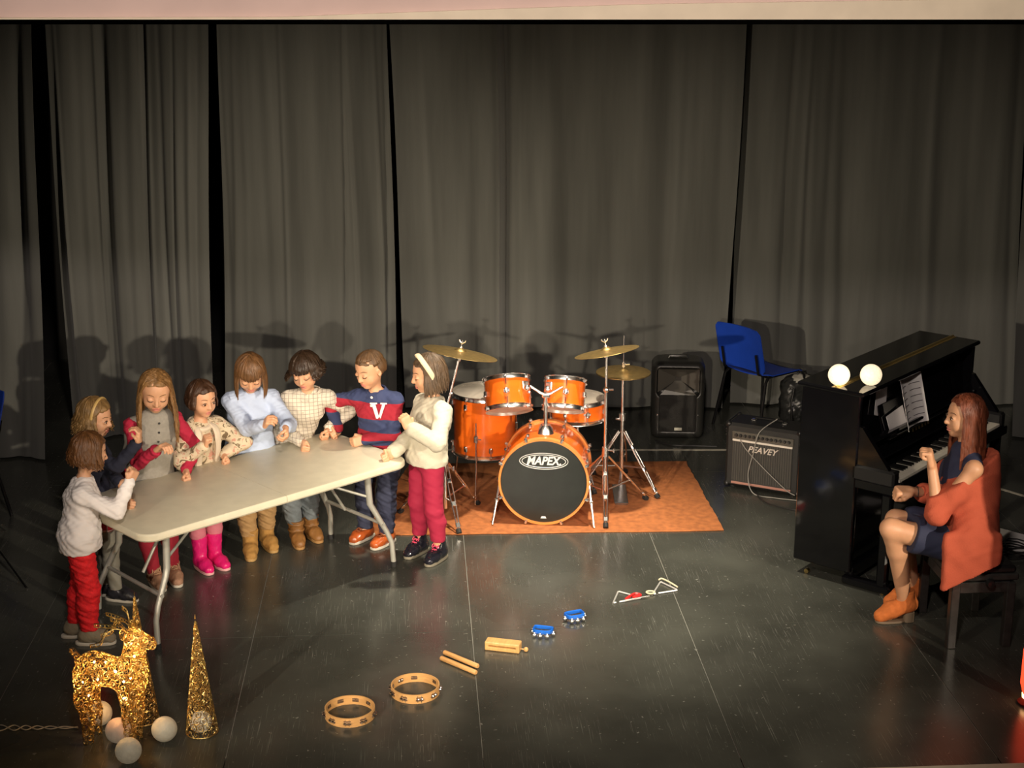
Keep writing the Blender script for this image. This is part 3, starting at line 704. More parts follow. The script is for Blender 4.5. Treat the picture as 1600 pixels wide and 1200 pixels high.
hd = MB().tube([(-.10, ADp*.5, AH+.012), (-.09, ADp*.5, AH+.034), (.09, ADp*.5, AH+.034), (.10, ADp*.5, AH+.012)], .010, 8, flat=.6); hd.build('carry_handle', M_BLKPLASTIC, amp)
for e in (-1, 1): MB().box((e*.105, ADp*.5, AH+.018), (.035, .03, .012), None, .004).build('handle_mount', M_CHROME, amp)
def world_amp(x, y, z): return np.array([amp.location[0]+x*math.cos(aa)-y*math.sin(aa), amp.location[1]+x*math.sin(aa)+y*math.cos(aa), z])
def bez(P, n=24):
    P = [np.array(p, float) for p in P]; out = []
    for i in range(len(P)-1):
        p0 = P[max(i-1, 0)]; p1 = P[i]; p2 = P[i+1]; p3 = P[min(i+2, len(P)-1)]
        for k in range(n):
            t = k/n; out.append(.5*((2*p1)+(-p0+p2)*t+(2*p0-5*p1+4*p2-p3)*t*t+(-p0+3*p1-3*p2+p3)*t**3))
    return out+[P[-1]]
def cable(label, P, r, m, name='cable', n=10):
    P = [np.array(p, float) for p in P]; c = P[0]*[1, 1, 0]
    o = MB().tube([p-c for p in bez(P, n)], r, 6).build(name, m); o.location = c; return tag(o, label, 'cable')
M_CABLE = mat('grey_cable', (.30, .29, .26), .5); M_CABLEB = mat('black_cable', (.02, .02, .02), .4)
cable('grey cable hanging down the amplifier grille to the floor', [world_amp(.06, .10, AH+.05), world_amp(-.02, -.02, AH-.02), world_amp(-.05, -.03, .28), world_amp(-.08, -.035, .12), world_amp(-.03, -.06, .008), world_amp(.12, -.075, .006), np.append(gz(1252, 784)[:2], .006)], .0035, M_CABLE)
cable('thin grey cable crossing the amplifier grille diagonally', [world_amp(-.15, -.03, .36), world_amp(-.10, -.03, .29), world_amp(.0, -.03, .20), world_amp(.10, -.035, .12), world_amp(.19, -.03, .05), world_amp(.24, -.03, .03)], .003, M_CABLE)
cable('dark cable lying on the floor in front of the amplifier', [np.append(gz(1178, 768)[:2], .006), np.append(gz(1196, 786)[:2], .006), np.append(gz(1230, 796)[:2], .006), np.append(gz(1254, 800)[:2], .006)], .0035, M_CABLEB)
cable('black cable trailing from the loudspeaker to the amplifier', [np.append(gz(1024, 690)[:2], .006), np.append(gz(1050, 697)[:2], .006), np.append(gz(1085, 698)[:2], .006), np.append(gz(1120, 699)[:2], .006)], .005, M_CABLEB)
# pale tape line on the floor
def tape(label, pa, pb, w_=.03):
    p, q = gz(*pa), gz(*pb); d = q-p; L_ = float(np.linalg.norm(d)); o = MB().box((0, 0, .0006), (L_, w_, .0012)).build('floor_tape', mat('white_tape', (.50, .47, .38), .6, var=.15, scale=30), None, False)
    place(o, (p+q)/2, math.atan2(d[1], d[0])); tag(o, label, 'tape')
tape('long pale tape line on the floor behind the drum kit', (600, 703), (1138, 703)); tape('pale tape line on the floor behind the piano bench', (1540, 757), (1640, 787))
# ------------------------------------------------------------------ upright piano
PA = math.radians(50)
M_PIANO = mat('black_piano_polish', (.004, .004, .005), .10, 0, var=.1, coat=.5)
M_PIANOW = mat('worn_black_edge', (.03, .025, .02), .3, var=.5, scale=40)
p0 = gz(1325, 917)
pn = thing('upright_piano', 'black glossy upright piano with open keyboard lid', 'piano', p0*[1, 1, 0], PA)
M_SATIN = mat('black_satin_lacquer', (.006, .006, .006), .5)
PLn, PH, PD = 1.50, 1.145, .36          # local x along keyboard, y = into the piano
def pp(name, c, size, m=M_PIANO, bev=.006, rot=None, parent=None): return MB().box(c, size, rot, bev).build(name, m, parent or pn, True, 30)
KB = .60                               # key bed underside
for x in (.02, PLn-.02): pp('side_panel', (x, PD/2-.0, PH/2+.03), (.04, PD, PH-.10))
pp('back_panel', (PLn/2, PD-.01, PH/2+.03), (PLn-.06, .02, PH-.1))
pp('lower_panel', (PLn/2, .035, .33), (PLn-.16, .02, .46))
pp('bottom_rail', (PLn/2, .02, .075), (PLn-.06, .05, .07)); pp('upper_rail', (PLn/2, .02, .575), (PLn-.06, .05, .05))
pp('upper_panel', (PLn/2, .06, .94), (PLn-.07, .022, .36), rot=rotm(math.radians(-6), 0, 0))
lid = pp('lid', (PLn/2, PD/2+.0, PH-.012), (PLn+.03, PD+.05, .026), bev=.008)
hg = MB().cyl((.0, PD*.42, PH+.002), (PLn, PD*.42, PH+.003), .009, n=8); hg.box((PLn/2, PD*.42, PH+.0012), (PLn, .045, .002)); hg.build('lid_hinge', mat('brass_hinge', (.85, .66, .28), .42, 1.), lid)
pp('key_bed', (PLn/2, -.115, KB+.02), (PLn-.01, .27, .055))
for x in (.035, PLn-.035): pp('cheek', (x, -.10, KB+.085), (.07, .26, .09), M_SATIN, bev=.012)
for x in (.03, PLn-.03):
    pp('front_leg', (x, -.19, KB/2+.02), (.05, .06, KB-.05), bev=.01); pp('toe_block', (x, -.10, .035), (.06, .30, .05), bev=.012)
    MB().cyl((x-.012, -.2, .012), (x+.012, -.2, .012), .012, n=12).build('castor', mat('brass', (.7, .52, .22), .3, 1.), pn)
    MB().cyl((x-.012, .28, .014), (x+.012, .28, .014), .014, n=12).build('castor', mat('brass', (.7, .52, .22), .3, 1.), pn)
pp('key_slip', (PLn/2, -.245, KB+.05), (PLn-.14, .016, .03))
fb = pp('fallboard', (PLn/2, -.005, KB+.165), (PLn-.15, .018, .15), rot=rotm(math.radians(-14), 0, 0))
pp('fallboard_lip', (PLn/2, -.028, KB+.245), (PLn-.15, .05, .02), bev=.006)
for i in range(6): MB().box((PLn*.5-.10+.04*i, -.021, KB+.175), (.018, .002, .016), rotm(math.radians(-14), 0, 0)).build('gilt_mark', mat('gilt', (.75, .6, .3), .35, .8), fb)
# side arms of the lid that slope down to the key bed
for x in (.03, PLn-.03):
    MB().add([(x-.018, .05, KB+.10), (x-.018, -.02, KB+.34), (x-.018, .05, KB+.36), (x-.018, -.20, KB+.12), (x+.018, .05, KB+.10), (x+.018, -.02, KB+.34), (x+.018, .05, KB+.36), (x+.018, -.20, KB+.12)], [(0, 3, 1, 2), (4, 6, 5, 7), (0, 4, 7, 3), (3, 7, 5, 1), (1, 5, 6, 2), (2, 6, 4, 0)]).build('side_arm', M_PIANO, pn, False)
NK = 52; k0 = .078; kw = (PLn-2*k0)/NK
M_IVORY = mat('ivory_key', (.74, .70, .58), .3); M_EBONY = mat('ebony_key', (.008, .008, .008), .25)
wk = MB().box((0, 0, 0), (kw-.0012, .145, .018), None, .0015).mesh('white_key'); wk.materials.append(M_IVORY)
bk_ = MB().box((0, 0, 0), (.0105, .092, .014), None, .002).mesh('black_key'); bk_.materials.append(M_EBONY)
for i in range(NK):
    o = bpy.data.objects.new('white_key', wk); COL.objects.link(o); o.parent = pn; o.location = (k0+kw*(i+.5), -.155, KB+.062)
    if (i+5) % 7 in (0, 1, 3, 4, 5) and i < NK-1:
        o = bpy.data.objects.new('black_key', bk_); COL.objects.link(o); o.parent = pn; o.location = (k0+kw*(i+1), -.128, KB+.077)
md = pp('music_desk', (PLn/2, .012, .905), (PLn*.62, .012, .19), bev=.003, rot=rotm(math.radians(-16), 0, 0)); pp('desk_ledge', (PLn/2, -.028, .815), (PLn*.62, .045, .012), bev=.003)
for x in (-.05, .0, .05): MB().tube([(PLn/2+x, .04, .06), (PLn/2+x, -.06, .055), (PLn/2+x, -.12, .05)], [.008, .010, .013], 8, flat=.5).build('pedal', mat('brass', (.7, .52, .22), .3, 1.), pn)
def pw_(x, y, z):
    return np.array([p0[0]+x*math.cos(PA)-y*math.sin(PA), p0[1]+x*math.sin(PA)+y*math.cos(PA), z])
# sheet music on the desk: an open folded booklet and two loose leaves
M_PAPER = mat('white_paper', (.80, .78, .76), .7); M_INK = mat('printed_ink', (.10, .09, .10), .7)
bl = thing('music_booklet', 'open white music booklet standing on the piano desk', 'sheet music', pw_(PLn*.40, -.03, .823), PA)
for e, aw in ((-1, .5), (1, .35)):
    pg = MB(); V = []; n = 8; W_, Hh = .15, .29
    for j in range(2):
        for i in range(n+1):
            t = i/n; x = e*W_*t*math.cos(aw*.9); y = -.015-.05*math.sin(aw)*t*1.6+.012*math.sin(PI*t); V.append((x, y+j*.075+.0, j*Hh))
    V2 = [(x, y+.002, z) for x, y, z in V]; q = n+1; F = []
    for i in range(n): F += [(i, i+1, q+i+1, q+i), (2*q+i, 3*q+i, 3*q+i+1, 2*q+i+1)]
    F += [(0, q, 3*q, 2*q), (n, 2*q+n, 3*q+n, q+n)]
    pgo = pg.add(V+V2, F).build('page', M_PAPER, bl)
    for k in range(6):
        z = .05+.036*k; x0_, x1_ = .02, .125; yy = lambda t, z: -.015-.05*math.sin(aw)*t*1.6+.012*math.sin(PI*t)+z/Hh*.075-.0012
        MB().tube([(e*W_*t*math.cos(aw*.9), yy(t, z), z) for t in (.15, .3, .5, .7, .85)], .0022, 4, flat=1).build('stave', M_INK, pgo)
def leaf(label, c, w_, h_, rx, rz, ry=0.):
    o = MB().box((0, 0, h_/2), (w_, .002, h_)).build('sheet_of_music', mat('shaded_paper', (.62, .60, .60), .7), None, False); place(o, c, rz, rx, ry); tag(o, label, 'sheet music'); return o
leaf('loose white sheet leaning against the upper piano panel', pw_(.31, .030, .932), .14, .20, math.radians(-8), PA, .32)
leaf('grey-white leaf lying aslant on the piano desk beside the booklet', pw_(.44, -.035, .828), .20, .12, math.radians(-16), PA, -.12)
# ------------------------------------------------------------------ glowing ball lamps
def ball_mat(name, col, e):
    m = mat(name, col, .5, var=.05, scale=30, emit=(1., .80, .52), estr=e); nt, N, L, b = nodes_of(m)
    tc = N.new('ShaderNodeTexCoord'); vo = N.new('ShaderNodeTexVoronoi'); vo.inputs['Scale'].default_value = 55; vo.feature = 'DISTANCE_TO_EDGE'; L.new(tc.outputs['Object'], vo.inputs['Vector'])
    r = N.new('ShaderNodeMapRange'); r.inputs['From Max'].default_value = .10; r.inputs['To Min'].default_value = .70*e; r.inputs['To Max'].default_value = e; L.new(vo.outputs['Distance'], r.inputs['Value']); L.new(r.outputs['Result'], b.inputs['Emission Strength'])
    bp_ = N.new('ShaderNodeBump'); bp_.inputs['Strength'].default_value = .4; bp_.inputs['Distance'].default_value = .002; L.new(vo.outputs['Distance'], bp_.inputs['Height']); L.new(bp_.outputs['Normal'], b.inputs['Normal']); return m
M_LAMP = ball_mat('lit_thread_ball', (.9, .82, .66), 1.0)
M_BALLFAINT = ball_mat('thread_ball_faint_glow', (.74, .70, .56), .10)  # balls that are switched off; a faint glow is put into the material
def ball_lamp(label, c, r, m, grp='thread balls'):
    t = thing('ball_lamp', label, 'ball lamp', c, 0, grp); MB().ball((0, 0, r), r, 32).build('globe', m, t); MB().lathe([(0, .001), (.014, .001), (.016, .005), (.010, .009)], n=16).build('base_ring', mat('clear_base', (.5, .48, .42), .4), t); return t
for px, lb in ((1310, 'glowing white ball lamp on the piano lid, nearer the blue chair'), (1360, 'glowing white ball lamp on the piano lid, nearer the sheet music')):
    c = gz(px, 602, PH+.001); ball_lamp(lb, c, .060, M_LAMP, 'glowing balls on the piano')
# ------------------------------------------------------------------ bench
b1, b2 = gz(1465, 1010), gz(1550, 1012)
BA = math.radians(4)
bn = thing('piano_bench', 'black square-legged adjustable piano bench under the seated adult', 'bench', (2.395, 7.50, 0), BA)
BW, BDp, BH = .34, .50, .43
M_BENCH = mat('black_bench_paint', (.032, .032, .030), .3, var=.3, scale=30)
M_BEDGE = mat('black_leatherette', (.014, .013, .013), .45, bump=.3, bscale=120)
for sx in (-1, 1):
    for sy in (-1, 1): MB().box((sx*(BW/2-.025), sy*(BDp/2-.025), .18), (.045, .045, .36), None, .004).build('leg', M_BENCH, bn, True, 30)
for sy in (-1, 1): MB().box((0, sy*(BDp/2-.02), .335), (BW-.06, .022, .06), None, .004).build('apron', M_BENCH, bn, True, 30)
for sx in (-1, 1): MB().box((sx*(BW/2-.02), 0, .335), (.022, BDp-.06, .06), None, .004).build('apron', M_BENCH, bn, True, 30)
MB().box((0, 0, .395), (BW+.01, BDp+.01, .035), None, .006).build('seat_frame', M_BENCH, bn, True, 30); MB().box((0, 0, .43), (BW-.01, BDp-.01, .045), None, .014).build('cushion', M_BEDGE, bn, True, 40)
MB().lathe([(0, .022), (.018, .020), (.022, .010), (.022, -.01), (.010, -.014)], (.02, -BDp/2-.02, .372), (0, -1, 0), 16).build('height_knob', M_BLKPLASTIC, bn)
# papers, cable coil on the floor at the right edge
pc = gz(1582, 846); pl = MB(); pl.box((0, 0, .003), (.22, .30, .005), None, .001); pl.box((.02, .02, .009), (.21, .29, .004), rotm(0, 0, .3), .001)
o = pl.build('paper_stack', M_PAPER, None, False); place(o, pc, .5); tag(o, 'white papers lying on the floor behind the piano bench', 'paper')
cc = gz(1590, 868); rr_ = random.Random(5); P = []
for i in range(90): a = i*.42; r_ = .10+.03*math.sin(i*.9); P.append((r_*math.cos(a), r_*.9*math.sin(a), .006+.0007*i))
o = MB().tube(P, .0045, 6).build('cable_coil', M_CABLEB); place(o, cc); tag(o, 'coil of black cable on the floor at the right edge', 'cable')
# ------------------------------------------------------------------ small percussion on the floor
M_BEECH = mat('pale_beech', (.60, .33, .12), .4, var=.12, scale=18, stretch=(1, 1, 6))
M_MAPLE = mat('honey_wood', (.62, .36, .13), .38, var=.15, scale=14, stretch=(6, 1, 1))
def tambourine(label, c, rz, R=.118):
    t = thing('tambourine', label, 'tambourine', c, rz, 'tambourines on the stage')
    H_ = .046; MB().lathe([(R-.006, 0), (R, 0), (R, H_), (R-.006, H_)], n=64, closed=True).build('rim', M_BEECH, t, True, 30)
    for i in range(9):
        a = 2*PI*(i+.5)/9.6+.25; d = np.array([math.cos(a), math.sin(a), 0]); tt = np.array([-d[1], d[0], 0])
        MB().box(d*(R-.002)+[0, 0, H_/2], (.012, .034, .020), rotm(0, 0, a), .002).build('slot', mat('slot_dark', (.10, .05, .02), .6), t)
        for e in (-1, 1):
            jg = MB()
            for z in (-.004, .004): jg.lathe([(.002, .0025), (.006, .0028), (.0125, -.0005), (.0125, -.0012), (.002, .0012)], d*(R+.001)+tt*e*.009+[0, 0, H_/2+z], (0, 0, 1 if z > 0 else -1), 14)
            jg.cyl(d*(R+.001)+tt*e*.009+[0, 0, .006], d*(R+.001)+tt*e*.009+[0, 0, H_-.006], .0012, n=6); jg.build('jingle', M_CHROME, t)
tambourine('wooden tambourine lying nearest the camera, beside the gold cone', gz(547, 1118), .2); tambourine('wooden tambourine lying farther back, next to the claves', gz(649, 1082), 1.1)
def clave(label, pa, pb, r=.0125):
    p, q = gz(*pa, r), gz(*pb, r); d = q-p; L_ = float(np.linalg.norm(d)); o = MB().lathe([(0, -L_/2), (r*.8, -L_/2), (r, -L_/2+.004), (r, L_/2-.004), (r*.8, L_/2), (0, L_/2)], (0, 0, 0), (1, 0, 0), 20).build('clave', M_BEECH)
    place(o, (p+q)/2, math.atan2(d[1], d[0])); tag(o, label, 'percussion stick', 'claves')
clave('round wooden clave lying nearer the camera, beside its twin', (689, 1028), (744, 1051)); clave('round wooden clave lying just behind its twin', (694, 1019), (747, 1041))
wa, wb = gz(757, 1016), gz(811, 1022); wd = wb-wa; WL = float(np.linalg.norm(wd[:2]))
wbk = thing('wood_block', 'honey-coloured slotted wood block lying between claves and blue bells', 'wood block', (wa+wd/2)*[1, 1, 0], math.atan2(wd[1], wd[0]))
s_ = SDF(); s_.rbox((0, .032, .024), (WL/2, .032, .024), .006, 0); s_.rbox((.0, -.004, .026), (WL*.40, .03, .004), .002, .002, 's'); s_.rbox((.0, .066, .036), (WL*.40, .03, .004), .002, .002, 's')
link('block', s_.mesh('block', .0025, None, 0), M_MAPLE, wbk)
bt_ = MB().tube([(WL/2-.002, .036, .012), (WL/2+.018, .036, .012)], .003, 8); bt_.build('beater_stick', M_MAPLE, wbk); MB().ball((WL/2+.028, .036, .0125), .0125, 14).build('beater_ball', M_BEECH, wbk)
def hand_bells(label, c, rz, size=.1):
    t = thing('hand_bells', label, 'jingle bells', c, rz, 'blue hand bells'); M_BB = mat('blue_enamel', (.01, .12, .55), .3)
    Q = [(x*size/.1, y*size/.1, .030) for x, y in [(-.048, .018), (-.040, .028), (.040, .028), (.048, .018), (.048, -.012), (.030, -.030), (-.030, -.030), (-.048, -.012)]]
    MB().tube(bez(Q+[Q[0]], 4)[:-1], .0052, 8, closed=True, flat=2.2).build('handle', M_BB, t)
    for x, y in ((-.052, .004), (-.034, -.036), (-.004, -.042), (.030, -.036), (.054, -.002)):
        b_ = MB().ball((x*1.08, y*1.1, .015), .0145, 12); b_.tube([(x, y, .024), (x*.94, y*.8, .030)], .003, 6); b_.build('bell', M_CHROME, t)
    return t
hand_bells('blue band of jingle bells nearest the wood block', gz(848, 992), math.radians(-14)); hand_bells('blue band of jingle bells nearer the triangles', gz(898, 968), math.radians(24))
def triangle(label, P, extra, m2):
    c = np.mean([gz(*p) for p in P], 0); t = thing('triangle', label, 'triangle', c*[1, 1, 0], 0); L3 = [gz(*p, .006)-c*[1, 1, 0] for p in P]
    a, b, d = L3; q = bez([a+(d-a)*.03, a+(d-a)*.0+(b-a)*.04], 2)
    pts = [a+(d-a)*.10, a+(d-a)*.02, a+(b-a)*.02, b+(a-b)*.03, b+(d-b)*.03, d+(b-d)*.03, d+(a-d)*.03, a+(d-a)*.22]
    MB().tube(pts, .0048, 8).build('bar', mat('bright_steel', (.75, .75, .74), .3, .6), t); return t, L3
t1, L3 = triangle('steel triangle with red beater, nearest the blue bells', [(958, 942), (966, 924), (1002, 934)], None, None)
MB().tube([L3[0]+(L3[2]-L3[0])*.42+[0, -.01, .008], L3[2]+[.045, .012, .006]], .0045, 8).build('beater', M_CHROME, t1)
MB().tube(bez([L3[0]+(L3[2]-L3[0])*.45+[0, -.006, .012], L3[1]*.3+L3[2]*.7+[0, 0, .012], L3[2]+[-.004, .01, .012], L3[0]*.3+L3[2]*.7+[0, -.004, .014]], 6), .008, 8).build('red_grip', mat('red_plastic', (.55, .02, .02), .4), t1)
t2, L3 = triangle('steel triangle with cream cord, farthest from the tambourines', [(1020, 928), (1032, 909), (1059, 922)], None, None)
M_CORD = mat('cream_cord', (.62, .55, .38), .8)
MB().tube(bez([L3[1]+[-.01, 0, .012], L3[1]+[.01, .012, .014], L3[1]*.5+L3[2]*.5+[.01, .012, .014], L3[2]+[.0, .02, .01]], 6), .0045, 6).build('cord', M_CORD, t2)
MB().tube([L3[0]+np.array([-.012+.024*math.cos(a), .010+.018*math.sin(a), .006]) for a in np.linspace(0, 6.28, 16, endpoint=False)], .0045, 6, closed=True).build('cord_loop', M_CORD, t2)
# ------------------------------------------------------------------ gold filigree cones and reindeer
M_GOLD = mat('gold_glitter', (.86, .58, .22), .28, 1.0, var=.3, scale=90, bump=.5, bscale=300)
def net_material(name, col, dens):
    m = mat(name, col, .35, .8, var=.3, scale=60); nt, N, L, b = nodes_of(m); tc = N.new('ShaderNodeTexCoord'); v = N.new('ShaderNodeTexVoronoi'); v.inputs['Scale'].default_value = 70; v.feature = 'DISTANCE_TO_EDGE'; L.new(tc.outputs['Object'], v.inputs['Vector'])
    r = N.new('ShaderNodeMath'); r.operation = 'LESS_THAN'; r.inputs[1].default_value = dens; L.new(v.outputs['Distance'], r.inputs[0]); L.new(r.outputs[0], b.inputs['Alpha']); return m
M_NET = net_material('gold_glitter_net', (.70, .42, .13), .02)
def spiral(turns, r, n=22):
    out = []
    for i in range(n):
        t = i/(n-1); a = turns*2*PI*t; q = r*(1-t)**.8+.0006; out.append((q*math.cos(a), q*math.sin(a)))
    return out
def cone_tree(label, pb, ptop):
    c = gz(*pb); R = .0725; Hc = float(gy(ptop[0], ptop[1], c[1])[2]); t = thing('filigree_cone', label, 'decoration', c*[1, 1, 0], 0, 'gold filigree cones')
    rw = random.Random(int(pb[0])); mb = MB(); mb.tube([(R*math.cos(a), R*math.sin(a), .003) for a in np.linspace(0, 2*PI, 40, endpoint=False)], .003, 6, closed=True)
    z = .02; row = 0
    while z < Hc*.97:
        rz_ = R*(1-z/Hc); sp = max(.011, .030*(1-.55*z/Hc)); n = max(3, int(2*PI*rz_/(sp*1.25)))
        for k in range(n):
            a0_ = 2*PI*(k+.5*(row % 2))/n+rw.uniform(-.1, .1); ph = rw.uniform(0, 6.28); sg = rw.choice((-1, 1)); P = []
            for x, y in spiral(rw.uniform(1.2, 1.8), sp*.62, 14 if z < Hc*.6 else 9):
                x, y = x*math.cos(ph)-y*math.sin(ph), (x*math.sin(ph)+y*math.cos(ph))*1.15; zz = min(max(z+y, .003), Hc*.995); r2 = R*(1-zz/Hc)+.0015; a = a0_+sg*x/max(rz_, .008); P.append((r2*math.cos(a), r2*math.sin(a), zz))
            mb.tube(P, .0024, 4, cap=False)
        z += sp*1.12; row += 1
    mb.tube([(0, 0, Hc*.985), (0, 0, Hc+.012)], [.003, .0008], 6); mb.build('scrollwork', M_GOLD, t)
    MB().lathe([(R-.006, .004), (.001, Hc*.97)], n=32).build('glitter_net', M_NET, t); return t, c
K1, k1c = cone_tree('tall gold filigree cone standing behind the reindeer', (224, 1124), (219, 928))
K2, k2c = cone_tree('tall gold filigree cone standing alone nearer the tambourines', (316, 1143), (306, 964))
ball_lamp('pale ball lamp inside the gold cone nearer the tambourines', k2c*[1, 1, 0]+[-.003, -.003, .002], .050, M_BALLFAINT)
for px, py, lb, m in ((157, 1133, 'pale ball lamp behind the reindeer\'s legs', M_BALLFAINT), (258, 1158, 'pale ball lamp between the reindeer and the lone gold cone', M_BALLFAINT), (202, 1192, 'pale ball lamp in front of the reindeer, nearest the camera', M_BALLFAINT), (186, 1160, 'pinkish ball lamp under the reindeer\'s front leg', ball_mat('pink_thread_ball', (.72, .52, .44), .10))):
    ball_lamp(lb, gz(px, py-1), .058, m)
# reindeer: facing right, head up
dc = gz(182, 1162); deer = thing('wire_reindeer', 'gold filigree reindeer figure lit by small warm bulbs', 'reindeer', dc*[1, 1, 0]+[0, .03, 0], math.radians(-10))
S = SDF()
S.ell((-.085, 0, .355), (.085, .062, .075), 0); S.cone((-.085, 0, .355), (.075, 0, .335), .066, .070, .03); S.ell((.085, 0, .32), (.075, .062, .095), .03)
S.cone((.10, 0, .37), (.115, 0, .495), .062, .043, .03); S.cone((.115, 0, .525), (.185, 0, .505), .043, .026, .02); S.cone((.185, 0, .505), (.197, 0, .495), .026, .022, .01)
for e in (-1, 1):
    S.chain([(-.12, e*.036, .34), (-.135, e*.042, .21), (-.118, e*.042, .12), (-.125, e*.042, .0)], [.052, .036, .026, .022], .02)
    S.chain([(.085, e*.036, .29), (.085, e*.040, .15), (.075, e*.040, .0)], [.048, .030, .022], .02)
    S.ell((.085, e*.048, .555), (.014, .01, .026), .006)
S.cone((-.155, 0, .385), (-.185, 0, .435), .018, .014, .01)
Vd, Qd = S.verts_quads(.010)
link('glitter_net', _np_mesh('glitter_net', S.verts_quads(.006)[0]*1.0, S.verts_quads(.006)[1]), M_NET, deer)
rw = random.Random(11); mb = MB(); idx = list(range(len(Vd))); rw.shuffle(idx); taken = []
for i in idx:
    p = Vd[i]
    rad = .021 if p[2] > .20 else .016
    if any((p[0]-q[0])**2+(p[1]-q[1])**2+(p[2]-q[2])**2 < (.98*(rad+q[3]))**2*.62 for q in taken): continue
    taken.append((p[0], p[1], p[2], rad)); g = S.grad(p); sx, ty, _ = frame(g); ph = rw.uniform(0, 6.28); P = []
    for x, y in spiral(rw.uniform(1.3, 1.9), rad*1.12, 16):
        v = p+sx*(x*math.cos(ph)-y*math.sin(ph))+ty*(x*math.sin(ph)+y*math.cos(ph)); d_ = S.ev(v)[0]; gg = S.grad(v); P.append(v-gg*(d_-.001))
    mb.tube(P, .0027, 4, cap=False)
mb.build('scrollwork', M_GOLD, deer)
for e in (-1, 1):                               # antlers sweep back
    an = MB(); base = np.array([.095, e*.022, .565]); b1_ = [base, base+[-.045, e*.018, .02], base+[-.09, e*.03, -.005], base+[-.115, e*.035, -.055], base+[-.165, e*.035, -.075]]
    def loop(pts, wd):
        c_ = bez(pts, 6); L_ = [p+np.array([0, 0, wd]) for p in c_]+[p-np.array([0, 0, wd]) for p in c_[::-1]]; an.tube(L_, .0026, 5, closed=True)
        for q in c_[1:-1:2]: an.tube([q+[0, 0, wd], q+[.006, 0, -.0], q-[0, 0, wd]], .0015, 4)
    loop(b1_, .008); loop([base+[-.045, e*.018, .02], base+[-.085, e*.03, .028], base+[-.135, e*.04, .032]], .008); loop([base+[-.01, e*.008, .01], base+[-.03, e*.03, .055], base+[-.055, e*.04, .068]], .009)
    an.build('antler', M_GOLD, deer)
M_BULB = mat('warm_bulb', (1., .8, .5), .3, emit=(1., .62, .28), estr=40.)
for q in ((-.13, -.035, .30), (-.06, -.03, .315), (.03, -.04, .37), (.10, -.035, .34), (.06, -.04, .24), (.11, -.02, .50), (-.10, .03, .37), (.0, .03, .33), (.10, .02, .42), (-.12, -.01, .22), (.05, 0, .30), (-.03, 0, .39)):
    b_ = MB().ball(q, .0048, 8).build('bulb', M_BULB, deer)
    if q[1] <= -.03 or q[0] > .1:
        l = bpy.data.lights.new('bulb_glow', 'POINT'); l.energy = .55; l.color = (1, .58, .22); l.shadow_soft_size = .006; o = bpy.data.objects.new('bulb_glow', l); COL.objects.link(o); o.parent = deer; o.location = (q[0], q[1]*.3, q[2])
wr = []
for k_, (y0, lb) in enumerate(((1138, 'upper strand'), (1142, 'lower strand'))):
    P = [np.append(gz(-40, y0+3)[:2], .004)]
    for i, x in enumerate((0, 22, 40, 58, 78, 100, 122)): P.append(np.append(gz(x, 1138+(6 if (i+k_) % 2 else -4)*(1-.12*i))[:2], .004+.003*((i+k_) % 2)))
    cable('thin pale twisted wire running to the reindeer from the left edge, '+lb, P, .0028, mat('pale_wire', (.55, .50, .40), .5), 'light_cord')
# ------------------------------------------------------------------ left edge: music stand; right edge: red glow, built as a lamp of made-up shape
ms = thing('music_stand', 'folding music stand in shadow at the left edge', 'music stand', gz(-45, 862)*[1, 1, 0], 0)
MB().cyl((0, 0, .12), (0, 0, .82), .008, n=10).build('pole', M_DKCHROME, ms)
e0 = gz(42, 920)-gz(-45, 862)
for v_ in (e0, np.array([-.25, .15, 0]), np.array([.10, .33, 0])): MB().tube([(0, 0, .30), (v_[0]*.85, v_[1]*.85, .05), (v_[0], v_[1], .006)], .0075, 8, flat=.5).build('leg', M_DKCHROME, ms)
de = MB()
for z in (.82, .90, 1.0): de.tube([(-.22, 0, z), (.24, -.02, z+.01)], .004, 6)
for x in (-.22, 0, .24): de.tube([(x, 0, .82), (x, .03, 1.0)], .004, 6)
de.build('desk', M_DKCHROME, ms)
rl = gz(1606, 1100); rlm = thing('red_glow_lamp', 'red glowing lamp of made-up shape cut off by the right edge', 'lamp', rl*[1, 1, 0])
MB().lathe([(.0, .0), (.045, .0), (.05, .012), (.028, .03), (.028, .05)], n=20).build('base', mat('dark_red_base', (.2, .02, .015), .4), rlm)
MB().lathe([(.028, .05), (.044, .11), (.044, .28), (.030, .34), (.0, .36)], n=20).build('shade', mat('red_lamp_glass', (.7, .05, .03), .3, emit=(1, .06, .02), estr=2.2), rlm)
MB().lathe([(.0, .03), (.03, .035), (.032, .055), (.0, .06)], n=16).build('glow_core', mat('glow_lamp_bulb', (1, .7, .4), .3, emit=(1, .5, .2), estr=8.), rlm)
# ================================================================== PEOPLE
def nv(v): v = np.array(v, float); return v/(np.linalg.norm(v)+1e-12)
def head_R(yaw, pitch, roll=0.):
    y, p = math.radians(yaw), math.radians(pitch); f = np.array([math.cos(y)*math.cos(p), math.sin(y)*math.cos(p), -math.sin(p)]); r = np.array([math.sin(y), -math.cos(y), 0]); u = np.cross(r, f)
    c, s_ = math.cos(math.radians(roll)), math.sin(math.radians(roll)); r, u = r*c+u*s_, u*c-r*s_; return np.array([r, f, u]).T
def ik(S_, W_, a, b, pole):
    S_, W_ = np.array(S_, float), np.array(W_, float); d = W_-S_; L_ = np.linalg.norm(d)
    if L_ > (a+b)*.995: W_ = S_+d/L_*(a+b)*.995; d = W_-S_; L_ = np.linalg.norm(d)
    u = d/L_; x = (a*a-b*b+L_*L_)/(2*L_); hgt = math.sqrt(max(a*a-x*x, 0)); q = np.array(pole, float); q = nv(q-u*(q @ u)); return S_+u*x+q*hgt, W_
